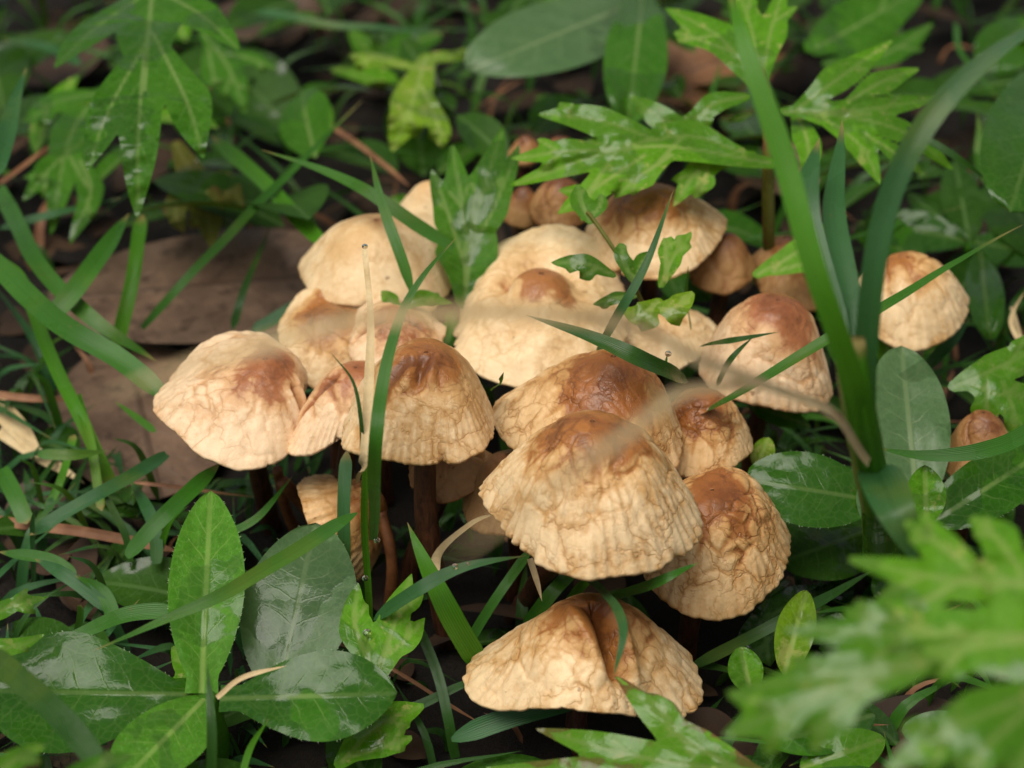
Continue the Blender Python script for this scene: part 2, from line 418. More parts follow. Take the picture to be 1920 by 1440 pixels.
# ------------------------------------------------------------------ mushrooms
CAPFIT = {
 'a1': [-3.784, -0.206, 1.148, 0.641, 1.928, 0.474, -0.018, -0.08, -0.015, -0.05, 0.008, -0.009, 0.0, -0.007, 0.204, -0.033, 0.07, 0.043, -0.075],
 'a2': [-2.622, 1.87, 0.859, 0.398, 1.896, -0.027, -0.013, -0.103, -0.027, -0.011, 0.027, -0.022, -0.012, -0.027, 0.256, 0.069, 0.009, 0.038, -0.14],
 'a3': [-1.632, 1.353, 0.764, 0.404, 1.908, -0.002, -0.001, -0.086, -0.019, 0.006, 0.004, -0.029, 0.002, -0.021, 0.182, -0.009, -0.015, 0.038, -0.093],
 'a4': [-2.259, -0.622, 0.779, 0.748, 1.937, 0.188, -0.001, -0.034, 0.068, -0.011, -0.047, -0.053, 0.031, 0.231, 0.041, -0.102, -0.021, -0.074, 0.06],
 'a5': [-1.19, -1.593, 1.042, 1.007, 2.376, 0.099, -0.056, -0.018, 0.001, -0.01, -0.048, -0.035, 0.013, 0.034, 0.089, -0.077, 0.011, -0.006, -0.025],
 'a6': [-2.001, 3.239, 1.186, 0.97, 2.176, 0.013, -0.119, -0.014, -0.011, -0.008, 0.008, -0.02, -0.004, -0.064, -0.033, 0.012, 0.031, 0.031, 0.032],
 'a7': [-1.321, 5.35, 0.52, 0.662, 2.071, 0.067, -0.009, -0.03, -0.012, -0.018, 0.014, -0.016, -0.006, -0.034, 0.052, 0.068, 0.017, 0.012, -0.023],
 'a8': [0.418, 2.083, 1.423, 0.599, 1.875, -0.004, -0.083, -0.108, 0.029, 0.013, -0.006, -0.023, 0.0, 0.071, 0.239, -0.125, 0.023, -0.033, -0.069],
 'a9': [2.132, 3.684, 1.056, 0.851, 1.96, -0.123, -0.036, -0.011, 0.021, 0.032, 0.044, 0.009, 0.016, 0.064, 0.026, 0.083, 0.02, -0.014, 0.025],
 'a10': [3.192, 3.842, 0.523, 0.654, 2.004, 0.041, -0.006, -0.023, 0.017, -0.001, 0.013, -0.017, 0.013, 0.034, 0.044, 0.046, -0.034, -0.012, -0.011],
 'a11': [0.782, 5.102, 0.525, 0.561, 2.048, -0.031, -0.006, -0.028, 0.009, 0.006, 0.013, -0.022, 0.002, 0.034, 0.048, 0.053, -0.006, -0.01, 0.009],
 'a12': [0.161, 5.306, 0.341, 0.499, 1.946, 0.031, -0.002, -0.011, 0.003, -0.006, 0.01, -0.001, 0.005, 0.001, 0.013, 0.029, 0.002, -0.002, -0.019],
 'a13': [0.22, 6.997, 0.276, 0.357, 1.949, 0.002, 0.001, -0.007, 0.006, 0.005, 0.007, -0.001, 0.002, 0.023, 0.012, 0.024, -0.023, -0.022, -0.021],
 'a14': [0.815, 6.994, 0.363, 0.343, 1.953, -0.023, -0.003, -0.011, 0.002, 0.005, 0.007, -0.0, -0.002, 0.007, 0.016, 0.034, -0.005, -0.007, -0.019],
 'a15': [3.584, 1.015, 0.988, 1.203, 2.47, 0.073, -0.115, -0.034, -0.014, -0.026, -0.012, -0.035, 0.003, -0.068, 0.042, -0.032, 0.038, 0.021, 0.009],
 'a16': [2.171, 2.382, 0.822, 0.467, 1.802, 0.009, 0.01, -0.002, 0.02, -0.002, 0.033, 0.006, 0.008, 0.052, -0.004, 0.09, -0.002, -0.019, 0.025],
 'a17': [5.879, 2.914, 0.907, 0.887, 2.241, -0.104, -0.034, -0.032, 0.014, 0.012, 0.032, -0.014, 0.009, 0.001, 0.036, 0.106, 0.015, -0.027, -0.009],
 'a18': [4.319, 4.099, 0.715, 0.701, 1.992, -0.077, 0.015, -0.035, -0.024, 0.012, 0.029, -0.033, -0.012, -0.106, 0.046, 0.084, 0.006, 0.002, 0.021],
 'a19': [1.066, -0.883, 1.257, 1.179, 1.789, 0.259, 0.001, -0.01, -0.04, -0.041, 0.037, -0.022, -0.014, -0.041, -0.054, 0.061, 0.015, 0.031, 0.052],
 'a20': [2.597, -0.484, 0.703, 0.787, 2.066, -0.035, 0.0, -0.042, 0.001, 0.017, 0.003, -0.03, -0.003, -0.007, 0.065, 0.037, -0.064, -0.029, 0.009],
 'a21': [1.0, -3.411, 1.323, 1.35, 2.032, -0.037, -0.06, 0.0, -0.042, -0.02, 0.034, -0.005, -0.036, -0.037, 0.01, 0.007, 0.027, -0.023, 0.007],
 'a22': [2.639, -2.352, 1.059, 1.078, 2.514, -0.098, -0.155, -0.083, 0.028, 0.022, 0.021, -0.026, 0.017, 0.038, 0.158, 0.005, -0.018, -0.004, -0.055],
 'a23': [0.905, -4.043, 1.327, 1.146, 1.546, 0.066, -0.132, 0.061, 0.001, -0.011, -0.031, 0.084, -0.02, -0.006, -0.142, -0.106, 0.059, 0.011, 0.09],
 'a24': [-2.472, -0.856, 0.80, 0.85, 2.0, 0, 0, 0.03, 0.02, 0.03, -0.02, 0.02, 0.01, 0.02, 0.0, 0.05, 0.03, 0.04, -0.03],
 'a25': [-0.829, -0.878, 0.621, 0.337, 1.885, 0.039, -0.003, -0.021, 0.015, 0.017, 0.02, -0.011, 0.002, 0.037, 0.051, 0.046, -0.039, -0.037, -0.01],
 'a26': [-0.033, -1.198, 0.655, 0.758, 1.991, -0.015, 0.001, -0.045, 0.031, -0.006, 0.007, -0.041, 0.012, 0.097, 0.082, 0.022, 0.054, -0.053, 0.023],
 'a27': [6.45, -0.174, 0.512, 0.746, 2.128, -0.023, 0.003, -0.038, 0.037, 0.033, 0.003, -0.017, 0.001, 0.05, 0.019, 0.05, -0.079, -0.093, -0.019],
}
RHO_E = 1.5
def build_mushroom(key, label, mat='cap', res=(200, 84), z0=3.0, wr=0.72, crease=1.0, br=0.36, brw=0.35, ridge=1.0, nridge=52,
                   folds=(), umbo=0.0, ring=0.0, stem=None, srad=0.13, cell=2.3, seed=1, dark_rim=0.0, line=0.6, fine=0.7, bo=(0, 0), bump=(), rib0=0.62, tilt=0.0, bmax=0.85, bleed=1.0, group='mushrooms of the cluster'):
    v = CAPFIT[key]
    x0, y0, R, H, e, sx, sy = v[:7]; a = v[7:13]; b = v[13:19]
    nt_, nr_ = res
    th = (np.arange(nt_) / nt_ * 2 * np.pi)[None, :]
    rho = (np.linspace(0, 1, nr_) ** 0.85)[:, None]
    rn = random.Random(seed * 7); notch = [(rn.uniform(0, 6.28), rn.uniform(.02, .05), rn.uniform(.02, .07)) for _ in range(rn.randint(2, 6))]
    ca, sa = math.cos(math.radians(tilt)), math.sin(math.radians(tilt))
    def surf(rho, th, drop=0.0, scale=1.0):
        k3 = np.stack([np.cos(th) * 1.3, np.sin(th) * 1.3, 0 * th + seed * 3.7], -1)
        wob = 0.05 * fbm(k3 * 1.6, seed, 2) + 0.018 * fbm(k3 * 7, seed + 5, 2)
        wobz = 0.10 * fbm(k3 * 2.0 + 9, seed + 2, 3)
        fr = 1 + rho ** 2 * (a[0] * np.cos(2 * th) + a[1] * np.sin(2 * th) + a[2] * np.cos(3 * th) + a[3] * np.sin(3 * th) + a[4] * np.cos(4 * th) + a[5] * np.sin(4 * th)) + rho ** 3 * wob
        for (n0_, nw_, nd_) in notch:
            fr = fr - rho ** 14 * nd_ * np.exp(-((((th - n0_ + np.pi) % (2 * np.pi)) - np.pi) / nw_) ** 2)
        fz = R * (rho ** 2.2 * (b[0] * np.cos(th) + b[1] * np.sin(th) + b[2] * np.cos(2 * th) + b[3] * np.sin(2 * th) + b[4] * np.cos(3 * th) + b[5] * np.sin(3 * th)) + rho ** 5 * wobz * 0.6)
        r = R * rho * fr; s = 1 - rho ** RHO_E
        X_ = r * np.cos(th) + sx * s; Z_ = H * (1 - rho ** e) * scale + fz - drop + 0 * th
        return np.stack([x0 + X_ * ca + Z_ * sa, y0 + r * np.sin(th) + sy * s, z0 - X_ * sa + Z_ * ca], -1)
    B = surf(rho, th)
    du = np.gradient(B, axis=0); dv = np.roll(B, -1, 1) - np.roll(B, 1, 1)
    N = np.cross(du, dv); N /= np.linalg.norm(N, axis=-1)[..., None] + 1e-9
    N = np.where((N[..., 2:3] < 0) & (rho[..., None] < 0.5) & (tilt == 0), -N, N)
    N[0] = nz(N[1].mean(0))
    L = B - np.array([x0, y0, z0])
    Q = L * np.array([1, 1, 0.62]) + seed * 11.3
    warp = np.stack([fbm(Q * 1.5, seed + 20, 3), fbm(Q * 1.5 + 31, seed + 21, 3), fbm(Q * 1.5 + 57, seed + 22, 3)], -1)
    Q1 = Q * cell + warp * 0.75
    c1 = cracks(Q1, seed)
    Q2 = Q * np.array([1, 1, 1.5]) * cell * 2.1 + warp * 1.1
    c2 = cracks(Q2, seed + 40)
    gate = sstep(-0.35, 0.35, fbm(Q * 1.4 + 3, seed + 50, 2))
    gate2 = sstep(-0.2, 0.45, fbm(Q * 1.9 + 8, seed + 51, 2))
    k1 = (1 - sstep(0.0, 0.17, c1)) * (0.25 + 0.75 * gate)
    k2 = (1 - sstep(0.0, 0.20, c2)) * gate2 * 0.75
    off = sstep(0.10, 0.45, rho + 0.12 * warp[..., 0]) * (1 - 0.55 * sstep(0.6, 0.92, rho))
    lf = fbm(Q * 1.1, seed + 60, 3)
    rd = np.cos(nridge * th + 2.2 * warp[..., 1] + 1.2 * warp[..., 2] * rho) * sstep(rib0, 0.97, rho) * (0.55 + 0.45 * gate2)
    rid = ridge * rd
    h = wr * (0.10 * lf * R * sstep(0.0, 0.35, rho) * 0.8 - 0.024 * k1 * off - 0.011 * k2 * off + 0.021 * rid + 0.008 * fbm(Q * 9, seed + 70, 2))
    # puffed cells between the creases
    h = h + wr * 0.022 * sstep(0, 0.6, c1) * off
    fold_c = np.zeros_like(h)
    for (t0, r0, r1, wd, dp) in folds:
        t0 = math.radians(t0) + 0.25 * warp[..., 0] * 0.4
        dist = R * rho * np.sin(th - t0); on = (np.cos(th - t0) > 0) | (rho < 0.03)
        win = sstep(r0 - 0.1, r0 + 0.08, rho) * (1 - sstep(r1 - 0.12, r1 + 0.1, rho)) * on
        g = np.exp(-(dist / wd) ** 2) * win
        h = h - dp * g + dp * 0.35 * np.exp(-((np.abs(dist) - 2.0 * wd) / wd) ** 2) * win
        fold_c = np.maximum(fold_c, g)
    if umbo:
        h = h + umbo * np.exp(-(rho / 0.22) ** 2)
    if ring:
        h = h - ring * np.exp(-((rho - 0.42) / 0.13) ** 2) * (0.6 + 0.5 * np.cos(th - math.radians(110)))
    for (bt, brr, bw, ba) in bump:
        bx = rho * np.cos(th) - brr * math.cos(math.radians(bt)); by = rho * np.sin(th) - brr * math.sin(math.radians(bt))
        h = h + ba * np.exp(-(bx ** 2 + by ** 2) / bw ** 2)
    h[0] = h[1].mean()
    # margin curls in a little
    P = B + N * h[..., None]
    rx = rho * np.cos(th) - bo[0]; ry = rho * np.sin(th) - bo[1]
    rr = np.hypot(rx, ry)
    fine_w = fbm(Q * 4.2 + 13, seed + 80, 3)
    edge = rr + 0.34 * warp[..., 0] + 0.12 * lf + 0.22 * fine_w - bleed * (0.16 * k1 + 0.10 * k2)
    brown = bmax * (1 - sstep(br - brw, br + brw * 1.35, edge)) + 0.20 * np.clip(-lf, 0, 1)
    brown = brown + 0.27 * (1 - sstep(0.25, 0.98, rho + 0.25 * warp[..., 1])) + 0.85 * fold_c + dark_rim * sstep(0.6, 1.0, rho)
    brown = brown + 0.10 * sstep(0.93, 1.0, rho)
    cz = np.clip(crease * (0.75 * k1 * off * (0.6 + 0.8 * (1 - rho)) + 0.5 * k2 * off + 0.26 * sstep(0.3, 1.0, -rd) * ridge + 0.4 * fold_c), 0, 1)
    cp = np.stack([brown, cz, rho + 0 * th], -1)
    # roll the edge under: two more rings
    e1 = P[-1] + np.array([0, 0, -0.035]) + (np.array([x0, y0, 0]) - P[-1] * np.array([1, 1, 0])) * 0.012
    e2 = P[-1] + np.array([0, 0, -0.045]) + (np.array([x0, y0, 0]) - P[-1] * np.array([1, 1, 0])) * 0.06
    PP = np.concatenate([P[1:], e1[None], e2[None]]); CC = np.concatenate([cp[1:], cp[-1:], cp[-1:]])
    n = PP.shape[0]
    V = np.vstack([P[0, 0][None], PP.reshape(-1, 3)]); A = np.vstack([cp[0, 0][None], CC.reshape(-1, 3)])
    F = [(0, 1 + j, 1 + (j + 1) % nt_) for j in range(nt_)] + grid_faces(n, nt_, True, 1)
    if stem is None:
        stem = (x0 + rnd.uniform(-.3, .3), y0 + rnd.uniform(-.1, .5))
    base = np.array([stem[0], stem[1], -0.12])
    t = thing('mushroom', base, label, 'mushroom', group)
    emit('cap', V, F, M[mat], t, {'cp': A, 'cq': np.zeros_like(A) + np.array([line, fine, 0])})
    # gills: radial pleats under the cap
    ng = 170; gt = (np.arange(ng) / ng * 2 * np.pi)[None, :]; gr = np.linspace(0.93, 0.08, 9)[:, None]
    G = surf(gr, gt, drop=0.075, scale=0.66)
    alt = np.where(np.arange(ng) % 2 == 0, 1.0, -1.0)[None, :]
    G[..., 2] += alt * 0.03 * np.sin(np.pi * np.clip(gr, 0, 1)) - 0.02
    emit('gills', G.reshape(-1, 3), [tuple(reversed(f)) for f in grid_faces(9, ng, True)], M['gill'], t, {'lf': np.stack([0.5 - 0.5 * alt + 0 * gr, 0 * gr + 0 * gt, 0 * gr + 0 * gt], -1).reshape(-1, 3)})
    top = np.array([x0 + sx * 0.9, y0 + sy * 0.9, z0 + H * 0.66])
    neck = np.array([x0 + sx * 0.5, y0 + sy * 0.5, z0 - 0.1])
    mid = (neck + base) / 2 + np.array([rnd.uniform(-.15, .15), rnd.uniform(-.1, .1), 0])
    c = catmull([base, mid, neck, top], 26)
    sv, sf = tube_geo(c, np.linspace(srad * 1.15, srad * 0.9, 26), 12, 0.16, seed)
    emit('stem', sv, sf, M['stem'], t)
    return t

ms = [
 ('a1', 'broad cream mushroom with red-brown off-centre knob beside the big dead leaf', dict(mat='cap_rose', bmax=.8, line=.45, fine=.4, bo=(.10, -.03), z0=2.9, br=.22, brw=.22, cell=2.0, folds=[(-22, .62, .98, .07, .12)], seed=1, nridge=34, ridge=.6, stem=tuple(W(512, 985, 0)[:2]))),
 ('a2', 'cream mushroom with dark brown hollow centre behind the broad one by the dead leaf', dict(bmax=.8, bleed=.4, line=.5, fine=.5, bump=[(90, .75, .3, .10)], z0=2.7, br=.42, brw=.3, crease=.6, wr=.7, ridge=.3, seed=2, ring=.06)),
 ('a3', 'small round tan mushroom crossed by an upright straw', dict(mat='cap_rose', line=.7, z0=2.9, br=.25, brw=.5, wr=1.0, ridge=.3, seed=3, folds=[(200, .2, .9, .08, .1), (-20, .15, .6, .06, .06)])),
 ('a4', 'fan-shaped cream mushroom squeezed between two larger caps by the straw', dict(mat='cap_rose', line=.35, z0=2.9, br=.2, brw=.3, seed=4, ridge=1.2, folds=[(-160, .3, .9, .06, .06)])),
 ('a5', 'tall cream mushroom with brown crown and dark fold down its face', dict(line=.55, fine=1.0, bo=(.05, .0), z0=3.5, br=.34, brw=.28, seed=5, res=(240, 96), nridge=58, folds=[(-98, .12, .52, .08, .10), (-140, .2, .9, .1, .05)], stem=tuple(W(845, 1200, 0)[:2]), srad=.14)),
 ('a6', 'smooth pale mushroom behind the tan knobbed ones, under a crossing grass blade', dict(bleed=0, line=.15, mat='cap_pale', z0=2.9, br=-.1, brw=.3, wr=.45, crease=.35, ridge=.3, seed=6)),
 ('a7', 'small pale mushroom peeping out behind the smooth pale one', dict(line=.1, mat='cap_pale', z0=2.7, br=.0, brw=.3, wr=.4, crease=.3, ridge=.2, seed=7, res=(110, 46))),
 ('a8', 'large pale mushroom with smooth reddish-brown knob and puckered shoulder', dict(bmax=.72, bleed=0.0, line=.38, fine=.6, bump=[(130, .62, .34, .14), (60, .7, .3, .08), (200, .6, .25, .06)], mat='cap_pale', z0=2.9, br=.20, brw=.18, wr=.9, crease=.4, ridge=.55, seed=8, res=(240, 96), umbo=.10, ring=.24, cell=2.0, nridge=30)),
 ('a9', 'cream mushroom under the lobed leaf, its rim flaring outward', dict(line=.5, z0=3.3, br=.35, brw=.4, wr=.8, crease=.65, ridge=.7, seed=9)),
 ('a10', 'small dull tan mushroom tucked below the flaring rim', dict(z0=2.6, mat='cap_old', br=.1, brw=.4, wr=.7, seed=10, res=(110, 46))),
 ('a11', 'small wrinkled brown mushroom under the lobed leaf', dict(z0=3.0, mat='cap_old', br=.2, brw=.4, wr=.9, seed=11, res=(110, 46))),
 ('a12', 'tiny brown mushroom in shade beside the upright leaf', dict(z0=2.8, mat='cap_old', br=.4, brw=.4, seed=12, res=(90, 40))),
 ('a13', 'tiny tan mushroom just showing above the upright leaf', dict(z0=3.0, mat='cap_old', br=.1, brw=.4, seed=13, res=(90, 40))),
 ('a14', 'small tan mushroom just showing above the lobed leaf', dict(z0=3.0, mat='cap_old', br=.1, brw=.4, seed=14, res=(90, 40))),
 ('a15', 'cream bell-shaped mushroom crossed by a long diagonal grass blade', dict(mat='cap_rose', line=.45, fine=.6, bo=(.0, -.05), z0=2.6, br=.40, brw=.28, seed=15, res=(220, 90), crease=.8, nridge=40, ridge=.8)),
 ('a16', 'flat pale mushroom below the leafy sprig', dict(line=.5, mat='cap_pale', z0=2.3, br=.05, brw=.4, wr=.8, crease=.7, ridge=.4, seed=16)),
 ('a17', 'round cream mushroom with brown top standing apart behind the tall grass', dict(rib0=.4, ridge=.6, line=.5, z0=2.5, br=.34, brw=.26, seed=17, crease=.7, wr=.8, nridge=36)),
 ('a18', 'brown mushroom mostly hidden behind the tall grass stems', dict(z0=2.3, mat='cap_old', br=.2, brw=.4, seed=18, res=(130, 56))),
 ('a19', 'tan mushroom with brown crown, rim curled up over pale gills', dict(mat='cap_tan', line=.9, fine=.8, bo=(.12, -.1), z0=2.8, br=.34, brw=.30, seed=19, res=(240, 96), crease=1.1, nridge=44, ridge=.6)),
 ('a20', 'wrinkled brown-topped mushroom wedged behind the front cap', dict(mat='cap_tan', line=1.0, bo=(-.2, -.1), z0=2.4, br=.50, brw=.32, seed=20, crease=1.2, ridge=.5, cell=2.7)),
 ('a21', 'large conical mushroom with dark brown crown and finely ribbed cream skirt', dict(rib0=.42, line=.75, fine=.8, bo=(.06, -.06), z0=3.3, br=.34, brw=.24, seed=21, res=(280, 116), crease=1.15, ridge=1.4, nridge=50, cell=2.4, stem=tuple(W(962, 1150, 0)[:2]))),
 ('a22', 'deeply wrinkled mushroom with glossy red-brown crown beside the dark wet leaf', dict(mat='cap_tan', line=.9, fine=.9, bo=(-.05, -.12), bump=[(60, .6, .3, .10)], z0=1.9, br=.28, brw=.26, seed=22, res=(240, 100), crease=1.0, wr=.8, ridge=.9, nridge=44, cell=2.6)),
 ('a23', 'low wide cream mushroom split by a deep cleft, burnt leaf at its rim', dict(line=.7, fine=.5, bo=(.05, 0), bump=[(-130, .5, .4, .08)], z0=1.3, br=.20, brw=.28, seed=23, res=(280, 110), crease=1.0, ridge=.9, nridge=46, folds=[(-66, -.1, .72, .11, .30)], stem=tuple(W(1100, 1420, 0)[:2]))),
 ('a24', 'tan wrinkled mushroom tipped on its side beneath the caps, half hidden by the blue-green blade', dict(z0=1.25, tilt=58, mat='cap_tan', br=.2, brw=.5, bmax=.6, wr=1.0, line=.6, ridge=.8, seed=24, res=(170, 70), srad=.11, nridge=40)),
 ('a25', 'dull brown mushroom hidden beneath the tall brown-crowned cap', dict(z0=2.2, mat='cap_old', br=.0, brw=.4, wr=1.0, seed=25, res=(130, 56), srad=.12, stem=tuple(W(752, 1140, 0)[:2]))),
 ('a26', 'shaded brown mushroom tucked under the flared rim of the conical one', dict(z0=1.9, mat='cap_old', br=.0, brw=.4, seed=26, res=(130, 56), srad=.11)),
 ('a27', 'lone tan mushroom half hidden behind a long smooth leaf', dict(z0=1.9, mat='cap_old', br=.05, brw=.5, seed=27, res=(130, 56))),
]
CAPPIX = []
for key, label, kw in ms:
    build_mushroom(key, label, **kw)
    v = CAPFIT[key]
    q = proj(np.array([v[0], v[1], kw['z0'] + v[3] * 0.4])); CAPPIX.append((q[0], q[1], q[2], v[2] * FPX / q[2]))

# ------------------------------------------------------------------ leaves
TOCAM = -FWD
def plane_of(b3, t3, roll, lean=0.5):
    """frame of a leaf: e1 along it, e2 across, n its upper face; lean 0 lies flat, 1 faces the viewer's side"""
    e1 = nz(t3 - b3)
    hint = nz(np.array([0, 0, 1.0]) * (1 - lean) + TOCAM * lean)
    n = nz(hint - e1 * (hint @ e1))
    e2 = np.cross(n, e1)
    r = math.radians(roll)
    n2 = n * math.cos(r) + e2 * math.sin(r)
    return e1, np.cross(n2, e1), n2

def to_plane(px, py, b3, n):
    d = FWD + RIGHT * ((px - 960) / FPX) + UP * ((720 - py) / FPX)
    return CAM + d * (((b3 - CAM) @ n) / (d @ n))

def lift(P, n, h):
    """raise points of a leaf's plane by h along its normal, sliding them so that the traced outline keeps its place"""
    r = CAM - P; r = r / np.linalg.norm(r, axis=-1)[..., None]
    c = np.maximum(r @ n, 0.45)
    return P + r * (h / c)[..., None]

def ovate(name, base, tip, wpx, mat, parent=None, label=None, cat='leaf', group=None, roll=0, lean=0.5, arch=0.12, fold=0.18, peak=0.5, wave=0.05,
          curl=0.0, seed=0, nu=34, nv=13, blunt=0.75, bend=0.0, hairs=0, hmat='lf_hairy', stalk=0.06):
    b3 = W(*base); t3 = W(*tip)
    e1, e2, n = plane_of(b3, t3, roll, lean)
    L = np.linalg.norm(t3 - b3)
    mid = (b3 + t3) / 2; hw = wpx * 0.5 * ((mid - CAM) @ FWD) / FPX
    # the photo width is seen foreshortened
    vis = np.linalg.norm(e2 - FWD * (e2 @ FWD)); hw = hw / max(vis, 0.55)
    u = np.linspace(0, 1, nu); s = np.linspace(-1, 1, nv)
    k = math.log(0.5) / math.log(peak)
    prof = np.sin(np.pi * np.clip(u, 0, 1) ** k) ** blunt
    prof = np.maximum(prof, np.where(u < 0.5, stalk * (1 - u), 0)); prof[-1] = 0.004
    U, Sv = np.meshgrid(u, s, indexing='ij'); Wd = prof[:, None] * hw * (1 + 0.04 * fbm(np.stack([U * 3, Sv * 0 + np.sign(Sv), 0 * U + seed], -1), seed, 2))
    v = Sv * Wd
    Nn = arch * L * 4 * U * (1 - U) + fold * np.abs(v) + wave * fbm(np.stack([U * 2.6, Sv * 1.3, 0 * U + seed * 1.7], -1), seed + 3, 2) * L * 0.5 - curl * (v ** 2) / max(hw, 1e-3)
    Nn = Nn + 0.02 * fbm(np.stack([U * 9, np.abs(Sv) * 4, 0 * U + seed], -1), seed + 8, 2)
    P = b3 + e1 * (U * L)[..., None] + e2 * (v + bend * L * 4 * U * (1 - U))[..., None]
    P = lift(P, n, Nn)
    at = np.stack([U, v, Sv], -1).reshape(-1, 3)
    o = emit(name, P.reshape(-1, 3), grid_faces(nu, nv), M[mat], parent, {'lf': at}, base=None if parent is not None else b3)
    if parent is None: tag(o, label, cat, group)
    if hairs:
        HV = []; HF = []
        for i in range(hairs // 4):
            uu = rnd.uniform(0.12, 0.98); j = rnd.choice((0, nv - 1)); a = min(int(uu * (nu - 1)), nu - 2); f = uu * (nu - 1) - a
            q = P[a, j] * (1 - f) + P[a + 1, j] * f
            d = nz(e2 * (1 if j else -1) + e1 * rnd.uniform(0.1, 1.0) + n * rnd.uniform(-.2, .5)) * rnd.uniform(.018, .034)
            k0 = len(HV); HV += [q - e1 * 0.003, q + e1 * 0.003, q + d]; HF.append((k0, k0 + 1, k0 + 2))
        hh = emit('hairs', np.array(HV), HF, M['hair'], o); hh['kind'] = 'stuff'
    return o

def lobed(name, base, tip, lobes, mat, parent=None, label=None, cat='leaf', group=None, roll=0, lean=0.5, arch=0.05, droop=0.0, wave=0.17,
          seed=0, step=0.055, cup=0.10, teeth=0.0, cut=1.0):
    """one leaf cut into pointed lobes; lobes: (x0,y0, x1,y1, width) or with a bend point (x0,y0, xm,ym, x1,y1, width), read off the photo"""
    b3 = W(*base); t3 = W(*tip)
    e1, e2, n = plane_of(b3, t3, roll, lean); L = np.linalg.norm(t3 - b3)
    def uv(x, y):
        q = to_plane(x, y, b3, n) - b3
        return np.array([q @ e1, q @ e2])
    sp = []; rl = random.Random(seed * 13 + 5); more = []
    for l in lobes:
        x0, y0, x1, y1 = l[0], l[1], l[-3], l[-2]; ln = math.hypot(x1 - x0, y1 - y0)
        if ln < 75 or cut == 0: continue
        pm_ = (l[2], l[3]) if len(l) == 7 else ((x0 + x1) / 2, (y0 + y1) / 2)
        for sd in (-1, 1):
            if rl.random() < .15: continue
            f = rl.uniform(.05, .30); qx, qy = pm_[0] + (x1 - pm_[0]) * f, pm_[1] + (y1 - pm_[1]) * f
            a_ = math.atan2(y1 - pm_[1], x1 - pm_[0]) + sd * rl.uniform(.5, .72); k_ = min(ln * .26, l[-1] * .95) * rl.uniform(.8, 1.15) * cut
            more.append((qx, qy, qx + math.cos(a_) * k_, qy + math.sin(a_) * k_, l[-1] * .5))
    for l in list(lobes) + more:
        pts = [uv(l[i], l[i + 1]) for i in range(0, len(l) - 1, 2)]
        c = catmull(np.array([[*q, 0] for q in pts]), 15)[:, :2]
        m = len(pts) // 2; mx, my = (l[0] + l[-3]) / 2, (l[1] + l[-2]) / 2
        pm = to_plane(mx, my, b3, n); wd = l[-1] * 0.5 * ((pm - CAM) @ FWD) / FPX / 1.08
        sp.append((c, wd))
    allp = np.vstack([c for c, _ in sp]); mw = max(w for _, w in sp)
    lo = allp.min(0) - mw * 1.1; hi = allp.max(0) + mw * 1.1
    nx = int((hi[0] - lo[0]) / step) + 2; ny = int((hi[1] - lo[1]) / step) + 2
    gx = np.linspace(lo[0], hi[0], nx); gy = np.linspace(lo[1], hi[1], ny)
    def field(p):
        best = np.full(p.shape[:-1], -9.0); T = np.zeros_like(best); Dd = np.zeros_like(best); E = np.zeros_like(best)
        nd = np.full(p.shape[:-1], 9.0)
        for li, (c, wd) in enumerate(sp):
            dm = np.full(p.shape[:-1], 1e9); tm = np.zeros_like(dm); sg = np.zeros_like(dm)
            for i in range(len(c) - 1):
                ab = c[i + 1] - c[i]; q = p - c[i]; t = np.clip((q @ ab) / (ab @ ab + 1e-12), 0, 1)
                r = q - t[..., None] * ab; d = np.hypot(r[..., 0], r[..., 1]); m = d < dm
                dm = np.where(m, d, dm); tm = np.where(m, (i + t) / (len(c) - 1), tm)
                sg = np.where(m, np.sign(ab[0] * q[..., 1] - ab[1] * q[..., 0]), sg)
            w = wd * np.minimum(1, 0.32 + 1.5 * tm) * np.clip(1.0 - np.clip((tm - 0.42) / 0.58, 0, 1) ** 1.45, 0, 1) ** 0.9
            w = w * (1 + 0.10 * np.sin(tm * 9 + li * 2.1 + sg) + teeth * (np.abs(((tm * 6 + 0.15 * sg) % 1) - 0.5) - 0.25))
            f = w - dm
            m = f > best
            T = np.where(m, tm, T); E = np.where(m, np.clip(dm / (w + 1e-4), 0, 1.2), E); best = np.where(m, f, best)
            nd = np.minimum(nd, np.where(tm < 0.97, dm, 9))
        return best, T, nd, E
    X, Y = np.meshgrid(gx, gy, indexing='ij'); fv = field(np.stack([X, Y], -1))[0]
    V2 = []; idx = {}; F = []
    def vert(key, p):
        if key not in idx:
            idx[key] = len(V2); V2.append(p)
        return idx[key]
    ins = fv > 0
    cells = np.argwhere(ins[:-1, :-1] | ins[1:, :-1] | ins[1:, 1:] | ins[:-1, 1:])
    for i, j in cells:
        cs = ((i, j), (i + 1, j), (i + 1, j + 1), (i, j + 1)); poly = []
        for k in range(4):
            A, B = cs[k], cs[(k + 1) % 4]; fa, fb = fv[A], fv[B]
            if fa > 0: poly.append(vert(A, (gx[A[0]], gy[A[1]])))
            if (fa > 0) != (fb > 0):
                t = fa / (fa - fb); key = (A, B) if A < B else (B, A)
                poly.append(vert(key, (gx[A[0]] + (gx[B[0]] - gx[A[0]]) * t, gy[A[1]] + (gy[B[1]] - gy[A[1]]) * t)))
        if len(poly) >= 3: F.append(tuple(poly))
    V2 = np.array(V2); f_, T, Dd, E = field(V2)
    uu = V2[:, 0] / L
    Nn = arch * L * 4 * uu * (1 - uu) - droop * L * np.clip(uu, 0, 2) ** 2
